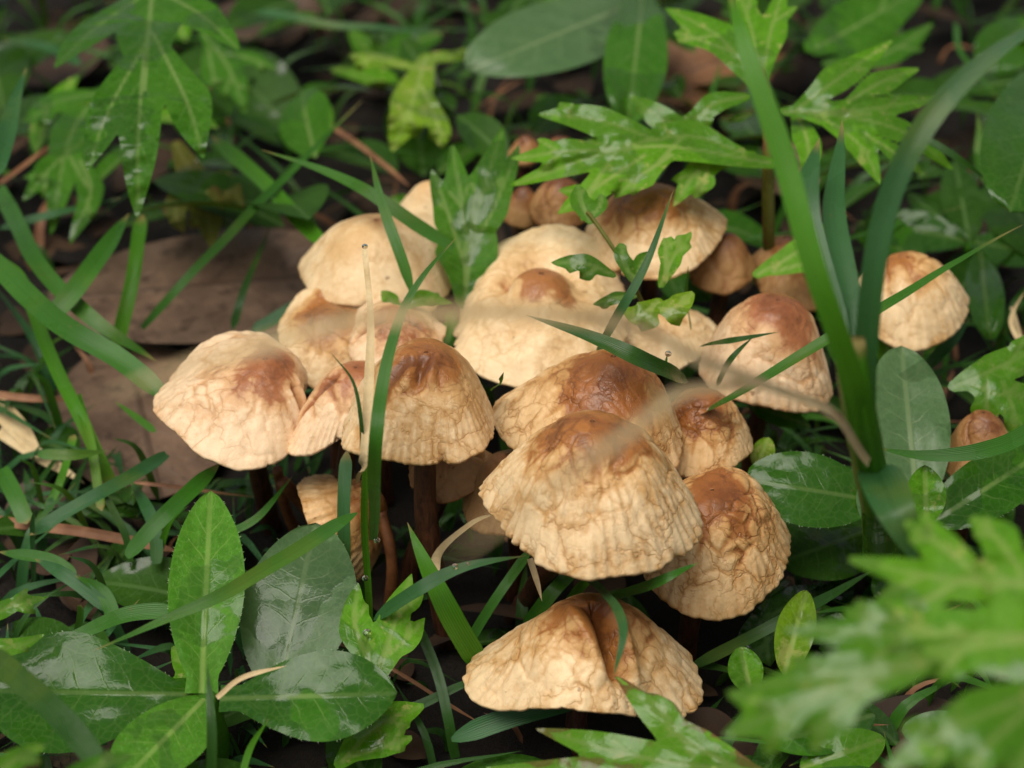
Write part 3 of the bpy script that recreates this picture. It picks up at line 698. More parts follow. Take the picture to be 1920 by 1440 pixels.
    Nn = Nn + cup * np.minimum(Dd, 0.5) + wave * fbm(np.column_stack([V2 * 0.9, np.full(len(V2), seed * 2.3)]), seed, 2) + 0.035 * fbm(np.column_stack([V2 * 3.5, np.full(len(V2), seed * 1.3)]), seed + 5, 2)
    Nn = Nn - 0.20 * (T ** 3)
    P = lift(b3 + V2[:, :1] * e1 + V2[:, 1:] * e2, n, Nn)
    o = emit(name, P, F, M[mat], parent, {'lf': np.stack([T, Dd, E], -1)}, base=None if parent is not None else b3)
    if parent is None: tag(o, label, cat, group)
    return o

def blade_geo(pts, wpx, lean=0.6, twist=0.0, n=30, fold=0.25, taper=(0.35, 0.0), seed=0, world=False, tipw=0.015):
    P3 = np.array(pts, float) if world else np.array([W(*p) for p in pts])
    c = catmull(P3, n); T = np.gradient(c, axis=0); T /= np.linalg.norm(T, axis=1)[:, None] + 1e-9
    q0 = c * 0.55 + seed * 3.1; wob_ = np.stack([fbm(q0, 301, 2), fbm(q0 + 9, 302, 2), fbm(q0 + 17, 303, 2)], -1)
    if not world: c = c + wob_ * 0.07
    hint = nz(np.array([0, 0, 1.0]) * (1 - lean) + TOCAM * lean)
    s = np.linspace(0, 1, n)
    if world: hw = np.full(n, wpx * 0.5)
    else: hw = wpx * 0.5 * ((c - CAM) @ FWD) / FPX
    prof = np.minimum(1, taper[1] + (1 - taper[1]) * (np.clip(s / 0.12, 0, 1)) ** 0.6) * np.clip(1 - np.clip((s - taper[0]) / (1 - taper[0]), 0, 1) ** 1.7, tipw, 1)
    V = []; A = []
    for i in range(n):
        nn = nz(hint - T[i] * (hint @ T[i])); e2 = np.cross(nn, T[i])
        q = math.radians(twist) * (s[i] - 0.5) + 0.15 * math.sin(s[i] * 5 + seed)
        a = e2 * math.cos(q) + nn * math.sin(q); b = np.cross(T[i], a)
        for k in (-1, -0.5, 0, 0.5, 1):
            w = hw[i] * prof[i]
            V.append(c[i] + a * k * w + b * (-abs(k)) * w * fold * -1); A.append((s[i], k * w, k))
    return np.array(V), grid_faces(n, 5), np.array(A)

def blade(pts, wpx, mat='gr', label=None, parent=None, name='grass_blade', cat='grass blade', group=None, **k):
    V, F, A = blade_geo(pts, wpx, **k)
    o = emit(name, V, F, M[mat], parent, {'lf': A}, base=None if parent is not None else V[2])
    if parent is None: tag(o, label, cat, group)
    return o

def stalk(pts, wpx, mat, parent=None, name='stalk', label=None, cat=None, group=None, n=24, end=0.8, rough=0.1):
    P3 = np.array([W(*p) for p in pts]); c = catmull(P3, n)
    r = wpx * 0.5 * ((c - CAM) @ FWD) / FPX * np.linspace(1, end, n)
    V, F = tube_geo(c, r, 8, rough)
    A = np.stack([np.repeat(np.linspace(0, 1, n), 8), np.tile(np.linspace(-.1, .1, 8), n), np.tile(np.linspace(-1, 1, 8), n)], -1)
    o = emit(name, V, F, M[mat], parent, {'lf': A}, base=None if parent is not None else V[0])
    if parent is None: tag(o, label, cat, group)
    return o

def droplet(px, py, z, rpx, label, squash=0.85):
    c = W(px, py, z); r = .72 * rpx * ((c - CAM) @ FWD) / FPX
    nu, nv = 12, 16; V = []
    for i in range(nu):
        a = math.pi * (i + 0.5) / nu
        for j in range(nv):
            b = 2 * math.pi * j / nv
            V.append(c + np.array([math.sin(a) * math.cos(b), math.sin(a) * math.sin(b), math.cos(a) * squash]) * r)
    F = grid_faces(nu, nv, True)
    F = [tuple(f) for f in F] + [tuple(range(nv - 1, -1, -1)), tuple(range((nu - 1) * nv, nu * nv))]
    tag(emit('water_droplet', np.array(V), F, M['water'], base=c), label, 'droplet', 'water droplets on the grass')

# ------------------------------------------------------------------ dead leaves and straw on the soil
def dead_leaf(base, tip, wpx, label, mat='dead', **k):
    return ovate('dead_leaf', base, tip, wpx, mat, label=label, cat='dead leaf', group='dead leaves on the soil', **k)
dead_leaf((90, 560, .45), (720, 505, .75), 230, 'large flat grey-brown dead leaf lying behind the broad mushroom', lean=0.0, arch=.02, fold=.12, wave=.05, seed=41, blunt=.5, stalk=.3)
dead_leaf((235, 640, .35), (300, 935, .2), 330, 'brown speckled dead leaf lying under the grass beside the broad mushroom', lean=0.0, arch=.03, fold=-.06, wave=.05, seed=42, blunt=.5)
dead_leaf((1150, 190, .6), (1480, 60, 1.2), 190, 'curled orange-brown dead leaf behind the lobed weed', mat='dead_red', lean=.4, arch=.12, fold=.3, seed=43)
dead_leaf((1240, 240, .5), (1330, 110, 1.0), 120, 'small reddish dead leaf behind the weed stem', mat='dead_red', lean=.3, arch=.12, seed=44)
dead_leaf((0, 150, .5), (200, 60, .9), 150, 'dark brown dead leaf behind the drooping lobed leaf', mat='dead_dark', lean=.2, seed=45)
dead_leaf((0, 1010, .1), (150, 960, .3), 190, 'brown dead leaf flat beneath the grass tangle', mat='dead_dark', lean=0, seed=46)
dead_leaf((40, 1330, .1), (330, 1400, .2), 150, 'reddish brown dead leaf beneath the rosette', lean=0, seed=47)
dead_leaf((1380, 330, .6), (1560, 300, .8), 110, 'brown dead leaf on the soil behind the weed stem', lean=.1, seed=48)
dead_leaf((380, 30, .6), (640, 20, 1.0), 130, 'dark dead leaf far behind the drooping lobed leaf', mat='dead_dark', lean=.1, seed=49)

def straw(pts, w, label, mat='straw', **k):
    return blade(pts, w * (.66 if mat == 'straw_red' else 1), mat, label, name='straw', cat='straw', group='dry straws', fold=.35, **k)
straw([(680, 905, 3.7), (686, 860, 4.35), (692, 740, 4.8), (690, 600, 5.2), (683, 465, 5.6)], 19, 'upright pale straw in front of the small round mushroom', taper=(.5, .95), tipw=.6)
straw([(715, 720, 5.0), (735, 630, 5.3), (766, 545, 5.6)], 9, 'short pale straw sliver beside the tall green blade')
straw([(413, 1308, 2.1), (460, 1270, 2.3), (540, 1248, 2.3)], 10, 'curved cream straw lying over the rosette heart', taper=(.6, .9))
straw([(-20, 975, .9), (120, 995, .9), (260, 1020, .9), (340, 1035, .8)], 30, 'flat reddish straw lying across the grass tangle', 'straw_red', taper=(.7, .9))
straw([(245, 908, 1.2), (350, 915, 1.2), (485, 928, 1.0)], 11, 'thin pinkish straw pointing at the broad mushroom stem', 'straw_red', taper=(.4, .2))
straw([(-10, 740, 1.2), (60, 748, 1.2), (130, 752, 1.1)], 22, 'pinkish straw lying behind the green grass stems', 'straw_red', taper=(.7, .9))
straw([(-20, 740, .9), (30, 800, .9), (85, 880, .7)], 40, 'broad pale dry blade under the grass tangle', taper=(.5, .7))
straw([(0, 810, .8), (60, 850, .8), (160, 910, .6)], 26, 'pale dry stalk slanting under the grass tangle', taper=(.6, .9))
straw([(985, 1040, 2.3), (1000, 1080, 2.1), (1012, 1118, 1.9)], 12, 'short cream straw hanging below the conical cap rim', taper=(.3, .9))
straw([(560, 200, 1.8), (660, 265, 1.9), (770, 352, 1.8)], 15, 'orange-brown straw leading to the small pale mushroom', 'straw_red', taper=(.8, .9))
straw([(600, 1190, .5), (760, 1270, .5), (900, 1355, .5)], 11, 'thin brown straw in the dark below the stems', 'straw_red', taper=(.8, .9))
straw([(985, 150, 1.2), (930, 180, 1.2), (880, 215, 1.0)], 9, 'thin brown straw under the grey oval leaf', 'straw_red')
straw([(1895, 580, 2.0), (1915, 640, 2.1), (1895, 600, 2.3), (1925, 545, 2.4)], 9, 'thin curled cream straw by the lobed leaf', taper=(.6, .9))
straw([(1660, 120, 1.0), (1560, 95, 1.0), (1440, 90, 1.0)], 10, 'brown straw behind the upper lobed leaf', 'straw_red')
straw([(0, 345, 2.0), (60, 300, 2.1), (130, 240, 2.0)], 14, 'brown straw slanting behind the blurred lobed leaves', 'straw_red')

def old_stem(pts, w, label):
    stalk(pts, w, 'stem_red', name='broken_stem', label=label, cat='stem', group='old broken stems', rough=.12, end=.9)
old_stem([(640, 1010, .3), (590, 965, .9), (528, 902, 1.6)], 30, 'orange-brown broken mushroom stem leaning beside the rosette')
old_stem([(560, 1010, .1), (535, 950, .9), (520, 880, 1.7)], 22, 'dark red bare stem rising beside the broken one')
old_stem([(730, 1150, .1), (735, 1050, 1.0), (715, 960, 1.6)], 24, 'reddish bare stem behind the green stalk')

# ------------------------------------------------------------------ broad leaved plants
def stem_to_ground(t, px, py, z, w, mat='lf_mid'):
    p = W(px, py, z); q = np.array([p[0], p[1] + .3, -0.1]); g = proj(q)
    c = catmull([q, (p + q) / 2 + np.array([.1, 0, 0]), p], 14)
    r = w * .5 * ((p - CAM) @ FWD) / FPX
    V, F = tube_geo(c, r, 8, .1)
    emit('stem', V, F, M[mat], t, {'lf': np.zeros((len(V), 3)) + np.array([.5, .3, .5])})

# rosette with hairy leaves
t = thing('rosette_weed', W(385, 1330, 0), 'rosette of long hairy oval leaves with pale midribs, spread by the mushroom stems', 'weed')
ovate('leaf', (378, 1300, 1.5), (395, 920, 2.7), 142, 'lf_hairy', t, roll=-6, lean=.75, arch=.04, fold=.22, peak=.52, seed=1, hairs=240, blunt=.62, stalk=.42)
ovate('leaf', (372, 1302, 1.45), (-40, 1295, 1.5), 205, 'lf_wet', t, lean=.35, arch=.06, fold=.10, peak=.62, seed=2, hairs=160, blunt=.7, stalk=.3)
ovate('leaf', (412, 1310, 1.5), (745, 1300, 1.7), 160, 'lf_wet', t, lean=.4, arch=.08, fold=.06, peak=.6, seed=3, hairs=120, blunt=.7, roll=-4, stalk=.3)
ovate('leaf', (388, 1305, 1.45), (215, 1480, 1.6), 150, 'lf_hairy', t, lean=.35, arch=.08, fold=.15, peak=.5, seed=4, hairs=100, blunt=.6)
ovate('leaf', (520, 1305, 1.0), (592, 980, 2.1), 212, 'lf_grey', t, roll=8, lean=.72, arch=.06, fold=.08, peak=.52, seed=5, hairs=80, blunt=.55)
lobed('leaf', (400, 1300, .9), (300, 1180, 1.2), [(400, 1300, 320, 1210, 70), (370, 1270, 310, 1290, 50), (380, 1260, 400, 1210, 40)], 'lf_bright', t, seed=6)
stem_to_ground(t, 385, 1306, 1.5, 40)

t = thing('oval_leaved_weed', W(1690, 1010, 0), 'weed with one grey waxy leaf and glossy wet oval leaves below the tall grass', 'weed')
ovate('leaf', (1722, 960, 1.9), (1690, 648, 3.1), 162, 'lf_grey', t, roll=-3, lean=.75, arch=.06, fold=.10, peak=.55, seed=11, blunt=.55)
ovate('leaf', (1650, 940, 2.1), (1396, 898, 2.4), 136, 'lf_wet', t, lean=.45, arch=.10, fold=.06, peak=.55, seed=12, hairs=160, blunt=.5)
ovate('leaf', (1740, 985, 2.0), (1975, 835, 2.5), 115, 'lf_wet', t, lean=.5, arch=.06, fold=.2, peak=.5, seed=13, hairs=120, blunt=.55)
ovate('leaf', (1738, 985, 2.5), (1734, 872, 3.1), 76, 'lf_bright', t, lean=.75, arch=.05, fold=.2, seed=14, blunt=.65)
ovate('leaf', (1655, 985, 1.2), (1460, 1055, 1.0), 130, 'lf_dark', t, lean=.25, arch=.08, fold=-.05, peak=.5, seed=15, blunt=.5)
ovate('leaf', (1640, 1000, 1.9), (1640, 880, 2.4), 70, 'lf_grey', t, lean=.5, seed=16)
stem_to_ground(t, 1690, 965, 2.0, 36)

t = thing('star_weed', W(1815, 470, 0), 'small weed with dull oval leaves radiating like a star behind the lone mushroom', 'weed')
for i, (tip, w, m_, z1) in enumerate([((1620, 412), 82, 'lf_wet', 1.7), ((1790, 300), 80, 'lf_dark', 1.9), ((1980, 480), 80, 'lf_wet', 1.7), ((1700, 360), 50, 'lf_dark', 1.6)]):
    ovate('leaf', (1818, 452, 1.6), (*tip, z1), w, m_, t, lean=.4, arch=.06, seed=20 + i, blunt=.65)
ovate('leaf', (1838, 470, 1.6), (1856, 638, 1.6), 72, 'lf_wet', t, lean=.4, arch=.12, fold=.3, seed=25, blunt=.55)
stem_to_ground(t, 1818, 455, 1.6, 26)

t = thing('glossy_leaf_shoot', W(1190, 40, 0), 'shoot with one big grey-green glossy oval leaf and a narrower hanging leaf', 'weed')
ovate('leaf', (1215, -5, 2.9), (878, 132, 3.0), 170, 'lf_grey', t, lean=.4, arch=.08, fold=.05, peak=.52, seed=31, blunt=.55)
ovate('leaf', (1208, -30, 3.1), (1178, 232, 3.0), 118, 'lf_mid', t, lean=.6, arch=.10, fold=.08, peak=.55, seed=32, blunt=.5)
stem_to_ground(t, 1212, -15, 2.9, 30)

ovate('oval_leaf', (1985, 110, 4.6), (1893, 398, 4.4), 185, 'lf_wet', label='rounded hairy green leaf edge at the side of the tall grass', group='single leaves', lean=.65, arch=.05, fold=.1, peak=.55, seed=33, hairs=200, blunt=.5)
ovate('bud_leaf', (1418, 878, 1.9), (1442, 820, 2.3), 44, 'lf_yellow', label='tiny yellow-green leaf bud above the wet oval leaf', group='single leaves', lean=.7, seed=34, nu=16, nv=7, blunt=.55)
ovate('curled_leaf', (1470, 1265, 1.4), (1512, 1106, 2.0), 74, 'lf_yellow', label='curled spotted light green leaf below the deeply wrinkled mushroom', group='single leaves', lean=.7, fold=.5, seed=35, blunt=.6)
ovate('curled_leaf', (1408, 1300, 1.2), (1388, 1212, 1.6), 66, 'lf_bright', label='short spotted light green leaf under the curled one', group='single leaves', lean=.6, fold=.3, seed=36, blunt=.55)
ovate('small_leaf', (1668, 690, 1.7), (1658, 590, 2.3), 66, 'lf_bright', label='small mottled leaf behind the grey waxy leaf', group='single leaves', lean=.6, fold=.3, seed=37)
ovate('small_leaf', (1520, 800, 1.9), (1400, 755, 2.0), 44, 'lf_mid', label='narrow toothed leaf lying under the bell-shaped mushroom', group='single leaves', lean=.4, seed=38)
ovate('round_leaf', (1840, 140, 1.6), (1935, 30, 2.0), 110, 'lf_mid', label='dull rounded leaf half hidden by the arching grass blade', group='single leaves', lean=.5, seed=39)
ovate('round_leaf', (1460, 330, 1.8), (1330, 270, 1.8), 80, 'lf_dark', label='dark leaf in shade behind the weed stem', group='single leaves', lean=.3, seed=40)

def lobed_thing(label, *a, **k):
    return lobed('lobed_leaf', *a, label=label, cat='leaf', group='single lobed leaves', **k)
lobed_thing('big drooping wet leaf with five long lobes, tip bent down', (288, -60, 5.2), (258, 412, 4.2),
      [(290, -60, 262, 200, 258, 414, 104), (285, -20, 175, 55, 100, 130, 88), (292, -20, 380, 30, 450, 95, 88), (284, 60, 205, 205, 164, 320, 96), (286, 60, 350, 190, 382, 300, 96), (290, -60, 280, 60, 270, 180, 130)],
      'lf_mid', lean=.72, arch=.10, droop=.0, seed=51, wave=.14, cut=0)
lobed_thing('blurred pale lobed leaf behind the drooping wet one', (190, 180, 2.6), (75, 440, 2.0),
      [(190, 170, 130, 260, 95, 445, 90), (190, 175, 110, 190, 42, 232, 80), (160, 260, 100, 310, 40, 380, 64), (150, 300, 170, 360, 130, 460, 60)], 'lf_mid', lean=.6, seed=52)
lobed_thing('blurred leaf with narrow lobes beside the drooping wet one', (380, 60, 2.8), (460, 215, 2.2),
      [(380, 60, 430, 130, 462, 215, 60), (390, 90, 400, 140, 410, 165, 56), (410, 100, 470, 110, 520, 130, 40)], 'lf_mid', lean=.5, seed=53)
lobed_thing('olive withering leaf below the drooping wet one', (330, 270, 2.1), (400, 470, 1.6),
      [(330, 270, 380, 370, 400, 470, 80), (350, 320, 420, 340, 460, 390, 50), (340, 320, 330, 390, 345, 440, 50)], 'lf_olive', lean=.5, seed=54)
lobed_thing('blurred yellow-green puckered leaf behind the pale mushrooms', (800, 110, 2.6), (740, 275, 2.6),
      [(800, 105, 770, 200, 735, 285, 92), (790, 130, 700, 110, 660, 120, 70), (780, 120, 840, 105, 888, 112, 56), (790, 160, 820, 230, 830, 280, 56)], 'lf_yellow', lean=.55, seed=55, wave=.2)
lobed_thing('upright matt green three-lobed leaf standing between the pale mushrooms', (872, 560, 2.9), (900, 245, 4.6),
      [(872, 570, 870, 420, 845, 262, 84), (872, 560, 895, 400, 945, 232, 96), (872, 500, 840, 400, 808, 315, 66), (880, 480, 930, 380, 975, 268, 62), (872, 560, 880, 470, 890, 360, 130)], 'lf_mid', lean=.75, seed=56, wave=.10, cut=.5)
lobed_thing('scorched bright leaf leaning on the cleft mushroom, lobe tip browned', (1440, 1460, 2.2), (1150, 1275, 2.6),
      [(1450, 1470, 1290, 1390, 1148, 1262, 84), (1420, 1450, 1200, 1420, 1000, 1365, 90), (1440, 1470, 1120, 1450, 900, 1440, 70), (1300, 1420, 1240, 1330, 1180, 1300, 60)], 'lf_burnt', lean=.55, seed=57, cut=.45)
lobed_thing('small bright toothed leaf below the dangling droplets', (700, 1290, 1.4), (770, 1075, 2.4),
      [(700, 1290, 735, 1180, 772, 1075, 80), (710, 1240, 760, 1200, 797, 1158, 58), (700, 1260, 665, 1170, 672, 1092, 70), (695, 1290, 690, 1230, 690, 1180, 60)], 'lf_bright', lean=.7, seed=58)
lobed_thing('bright toothed leaf under the rosette edge', (640, 1420, 1.0), (800, 1320, 1.3),
      [(640, 1430, 710, 1360, 800, 1320, 92), (650, 1420, 720, 1400, 780, 1380, 50)], 'lf_bright', lean=.5, seed=59)
lobed_thing('deeply cut bright leaf beside the half-hidden lone mushroom', (1795, 725, 2.6), (1960, 660, 3.0),
      [(1790, 725, 1870, 690, 1970, 640, 80), (1820, 720, 1880, 740, 1960, 730, 80), (1850, 715, 1850, 770, 1852, 810, 62), (1880, 715, 1900, 770, 1905, 830, 56)], 'lf_bright', lean=.6, seed=60)
lobed_thing('green leaf with two pointed lobes entering over the grass tangle', (-60, 1190, 2.6), (90, 1115, 2.6),
      [(-60, 1180, 10, 1140, 92, 1118, 44), (-60, 1200, 10, 1215, 88, 1188, 46)], 'lf_bright', lean=.5, seed=61)
lobed_thing('out-of-focus bright leaf low over the soil', (-60, 1490, 4.5), (90, 1395, 4.5),
      [(-60, 1490, 20, 1430, 90, 1392, 60)], 'lf_bright', lean=.5, seed=62)
lobed_thing('out-of-focus pale green leaf lobes below the rosette', (120, 1520, 4.6), (255, 1415, 4.6),
      [(80, 1500, 160, 1450, 255, 1412, 70), (70, 1500, 130, 1470, 200, 1460, 60)], 'lf_mid', lean=.5, seed=63)
lobed_thing('cut green leaf behind the tall grass stems', (1420, 520, 3.0), (1580, 405, 3.6),
      [(1420, 515, 1500, 470, 1588, 402, 60), (1450, 510, 1520, 490, 1572, 470, 46)], 'lf_bright', lean=.6, seed=64)
lobed_thing('small leaf tips showing between the pale and the small round mushroom', (740, 580, 3.2), (800, 548, 3.4),
      [(745, 590, 730, 560, 714, 545, 36), (745, 585, 790, 560, 850, 570, 40)], 'lf_bright', lean=.5, seed=65)
lobed_thing('shaded green leaf between the small round mushroom and the large pale one', (830, 660, 2.3), (870, 590, 2.6),
      [(825, 665, 845, 620, 868, 585, 50), (840, 640, 850, 600, 830, 590, 40)], 'lf_mid', lean=.5, seed=66)
lobed_thing('broad dull leaf behind the lobed weed', (1540, 110, 2.6), (1750, 45, 2.6),
      [(1530, 90, 1620, 40, 1740, -30, 150), (1550, 120, 1660, 100, 1752, 42, 70)], 'lf_mid', lean=.5, seed=67)
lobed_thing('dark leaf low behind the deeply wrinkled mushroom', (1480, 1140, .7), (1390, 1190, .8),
      [(1560, 1100, 1470, 1140, 1380, 1200, 90), (1500, 1130, 1440, 1200, 1400, 1260, 70)], 'lf_dark', lean=.4, seed=68)

# lobed weed with its stem
t = thing('lobed_weed', W(1445, 600, 0), 'tall bright weed with deeply lobed wet leaves arching over the cream mushroom', 'weed')
lobed('leaf', (1440, 300, 4.6), (940, 330, 4.7), [(1445, 305, 1200, 275, 945, 352, 84), (1230, 262, 1120, 225, 1003, 214, 78), (1180, 280, 1060, 285, 955, 298, 60), (1210, 290, 1120, 350, 1045, 402, 66), (1260, 290, 1200, 330, 1150, 372, 60), (1390, 285, 1290, 255, 1160, 275, 76)], 'lf_bright', t, lean=.55, seed=71)
lobed('leaf', (1400, 300, 4.5), (1265, 385, 4.2), [(1410, 290, 1320, 310, 1262, 388, 66), (1330, 300, 1320, 340, 1300, 372, 44)], 'lf_bright', t, lean=.55, seed=72)
lobed('leaf', (1400, 185, 5.0), (1180, 180, 5.0), [(1400, 180, 1330, 200, 1265, 270, 56), (1310, 250, 1240, 220, 1178, 176, 62)], 'lf_bright', t, lean=.5, seed=73)
lobed('leaf', (1425, 160, 5.2), (1250, 20, 5.6), [(1425, 160, 1350, 70, 1246, 14, 88), (1425, 160, 1410, 60, 1375, -40, 66), (1428, 160, 1445, 60, 1475, -40, 66), (1380, 100, 1300, 70, 1262, 60, 50)], 'lf_bright', t, lean=.65, seed=74)
lobed('leaf', (1470, 205, 5.0), (1775, 200, 4.8), [(1470, 210, 1620, 205, 1772, 182, 64), (1490, 208, 1575, 145, 1678, 72, 66), (1590, 190, 1660, 150, 1728, 128, 52), (1550, 210, 1690, 245, 1792, 322, 64), (1530, 212, 1610, 270, 1652, 348, 66), (1620, 250, 1690, 295, 1735, 330, 44), (1490, 210, 1560, 215, 1640, 215, 60)], 'lf_bright', t, lean=.55, seed=75, cut=.6)
lobed('leaf', (1490, 210, 4.7), (1512, 335, 4.4), [(1490, 205, 1515, 270, 1512, 338, 62)], 'lf_bright', t, lean=.6, seed=76)
lobed('leaf', (1395, 225, 4.7), (1365, 228, 4.8), [(1410, 212, 1385, 222, 1362, 230, 20)], 'lf_bright', t, lean=.5, seed=77)
stalk([(1442, 600, .0), (1442, 480, 2.6), (1440, 330, 4.2), (1440, 210, 5.0), (1422, 110, 5.4)], 26, 'lf_olive', t, 'stem')

# sprig among the caps
t = thing('leafy_sprig', W(1235, 640, 0), 'small bitten sprig with torn bright leaves standing among the caps', 'sprig')
stalk([(1235, 640, .5), (1210, 580, 3.3), (1165, 490, 4.4), (1110, 408, 4.9), (1100, 398, 4.95)], 9, 'lf_olive', t, 'stem')
lobed('leaf', (1150, 500, 4.6), (1030, 494, 4.7), [(1150, 515, 1090, 492, 1030, 494, 44), (1120, 500, 1100, 515, 1085, 522, 30)], 'lf_mid', t, seed=81, lean=.6)
lobed('leaf', (1105, 412, 4.9), (1085, 345, 5.2), [(1108, 415, 1090, 380, 1082, 343, 50), (1105, 410, 1125, 385, 1128, 360, 34)], 'lf_mid', t, seed=82, lean=.7)
lobed('leaf', (1240, 535, 4.3), (1290, 435, 4.9), [(1240, 535, 1262, 480, 1300, 432, 44), (1250, 520, 1248, 470, 1258, 440, 30)], 'lf_bright', t, seed=83, lean=.7)
lobed('leaf', (1235, 560, 4.2), (1170, 600, 4.1), [(1235, 565, 1200, 590, 1165, 580, 60), (1225, 570, 1215, 600, 1200, 622, 46)], 'lf_yellow', t, seed=84, lean=.65)
lobed('leaf', (1235, 570, 4.2), (1300, 560, 4.3), [(1235, 580, 1270, 575, 1303, 545, 62), (1245, 580, 1265, 595, 1275, 612, 40)], 'lf_yellow', t, seed=85, lean=.65)
lobed('leaf', (1190, 555, 4.1), (1110, 570, 4.0), [(1190, 555, 1150, 560, 1108, 574, 32)], 'lf_mid', t, seed=86, lean=.5)
lobed('leaf', (1185, 520, 4.4), (1160, 450, 4.8), [(1185, 525, 1165, 480, 1165, 452, 34), (1190, 530, 1205, 490, 1225, 470, 34)], 'lf_mid', t, seed=87, lean=.6)

# out of focus lobed plant close to the lens
t = thing('foreground_weed', W(1975, 1300, 0), 'out-of-focus fresh green weed with long lobed leaves beside the cleft mushroom', 'weed')
lobed('leaf', (1980, 1100, 7.0), (1580, 1060, 6.9), [(1990, 1100, 1800, 1090, 1575, 1045, 100), (1850, 1090, 1760, 1020, 1690, 975, 84), (1920, 1080, 1870, 1010, 1815, 965, 84), (1800, 1090, 1720, 1130, 1632, 1128, 76), (1990, 1100, 1900, 1090, 1790, 1085, 150), (1960, 1090, 1960, 1020, 1940, 990, 80)], 'lf_bright', t, lean=.55, seed=91)
lobed('leaf', (1990, 1200, 7.0), (1370, 1280, 6.7), [(2000, 1190, 1750, 1190, 1465, 1182, 120), (1750, 1180, 1660, 1160, 1575, 1146, 80), (1850, 1210, 1600, 1260, 1390, 1290, 100), (1750, 1240, 1520, 1310, 1350, 1385, 120), (1640, 1280, 1560, 1340, 1525, 1410, 90), (2010, 1200, 1880, 1205, 1640, 1225, 170)], 'lf_bright', t, lean=.55, seed=92)
lobed('leaf', (2000, 1290, 7.0), (1700, 1440, 6.8), [(2000, 1280, 1820, 1350, 1650, 1450, 110), (1960, 1300, 1850, 1400, 1790, 1480, 90), (2000, 1300, 1930, 1400, 1890, 1490, 90)], 'lf_bright', t, lean=.55, seed=93)
stalk([(1985, 1330, 0), (1985, 1260, 4.0), (1975,1150,6.8), (1985, 1050, 8.4)], 44, 'lf_yellow', t, 'stem')

# leaves low under the foreground plant
for i, (b, tp, w, m_, lab) in enumerate([
    ((1640, 1340, .8), (1440, 1395, 1.0), 90, 'lf_mid', 'wet pale leaf low under the out-of-focus weed'),
    ((1500, 1440, .8), (1660, 1385, 1.0), 80, 'lf_bright', 'yellowish leaf lying under the out-of-focus weed'),
    ((1860, 1380, .8), (1690, 1370, .9), 80, 'lf_grey', 'greyish wet leaf under the foreground weed tips'),
    ((1640, 1120, .8), (1740, 1060, .9), 90, 'lf_mid', 'mottled leaf in shade behind the foreground weed'),
    ((1900, 1020, .9), (1830, 950, 1.0), 70, 'lf_dark', 'dark wet leaf between the oval leaf and the foreground weed'),
    ((1340, 560, 2.0), (1290, 520, 2.2), 60, 'lf_mid', 'dark green curled leaf beside the bell-shaped mushroom'),
    ((1560, 600, 1.8), (1590, 700, 1.6), 50, 'lf_dark', 'narrow dark leaf behind the grass sheath')]):
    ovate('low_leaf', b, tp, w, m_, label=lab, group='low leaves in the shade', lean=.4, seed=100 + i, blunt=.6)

# ------------------------------------------------------------------ grass
t = thing('tall_grass_clump', W(1650, 1090, 0), 'tall out-of-focus grass clump with thick pale sheath rising in front of the mushrooms', 'grass clump')
stalk([(1655, 1080, 0), (1648, 960, 4.2), (1628, 860, 5.6), (1606, 740, 6.7), (1592, 640, 7.3)], 74, 'gr_bright', t, 'sheath', end=.85)
blade([(1632, 870, 5.7), (1590, 720, 7.0), (1530, 520, 8.3), (1470, 300, 9.3), (1400, 110, 10.1), (1360, -40, 10.6)], 46, 'gr_bright', parent=t, name='blade', taper=(.6, .8), lean=.8)
blade([(1622, 820, 6.0), (1615, 660, 7.0), (1648, 450, 8.2), (1730, 250, 9.2), (1850, 110, 9.8), (1990, 25, 10.2)], 46, 'gr_blue', parent=t, name='blade', taper=(.6, .7), lean=.8)
blade([(1612, 740, 6.2), (1585, 560, 6.8), (1560, 400, 7.3), (1572, 230, 7.8)], 46, 'gr_blue', parent=t, name='blade', taper=(.6, .7), lean=.8)
blade([(1570, 640, 6.6), (1520, 470, 7.2), (1508, 370, 7.6), (1532, 262, 8.0)], 52, 'gr_blue', parent=t, name='blade', taper=(.6, .7), lean=.8)
blade([(1640, 880, 5.5), (1680, 960, 5.6), (1720, 1060, 5.0)], 84, 'gr_blue', parent=t, name='blade', taper=(.3, .5), lean=.7)
blade([(1628, 870, 5.8), (1560, 792, 7.0), (1480, 742, 8.2), (1390, 718, 9.4), (1290, 740, 10.6), (1160, 820, 11.6), (1000, 935, 12.2), (830, 1065, 12.4)], 24, 'straw', parent=t, name='dry_blade', taper=(.75, .7), lean=.8)
blade([(1480, 742, 8.3), (1330, 678, 10.2), (1150, 610, 11.6), (900, 580, 12.2), (650, 600, 12.4), (420, 670, 12.4), (180, 752, 12.2)], 30, 'straw', parent=t, name='dry_blade', taper=(.7, .6), lean=.8)

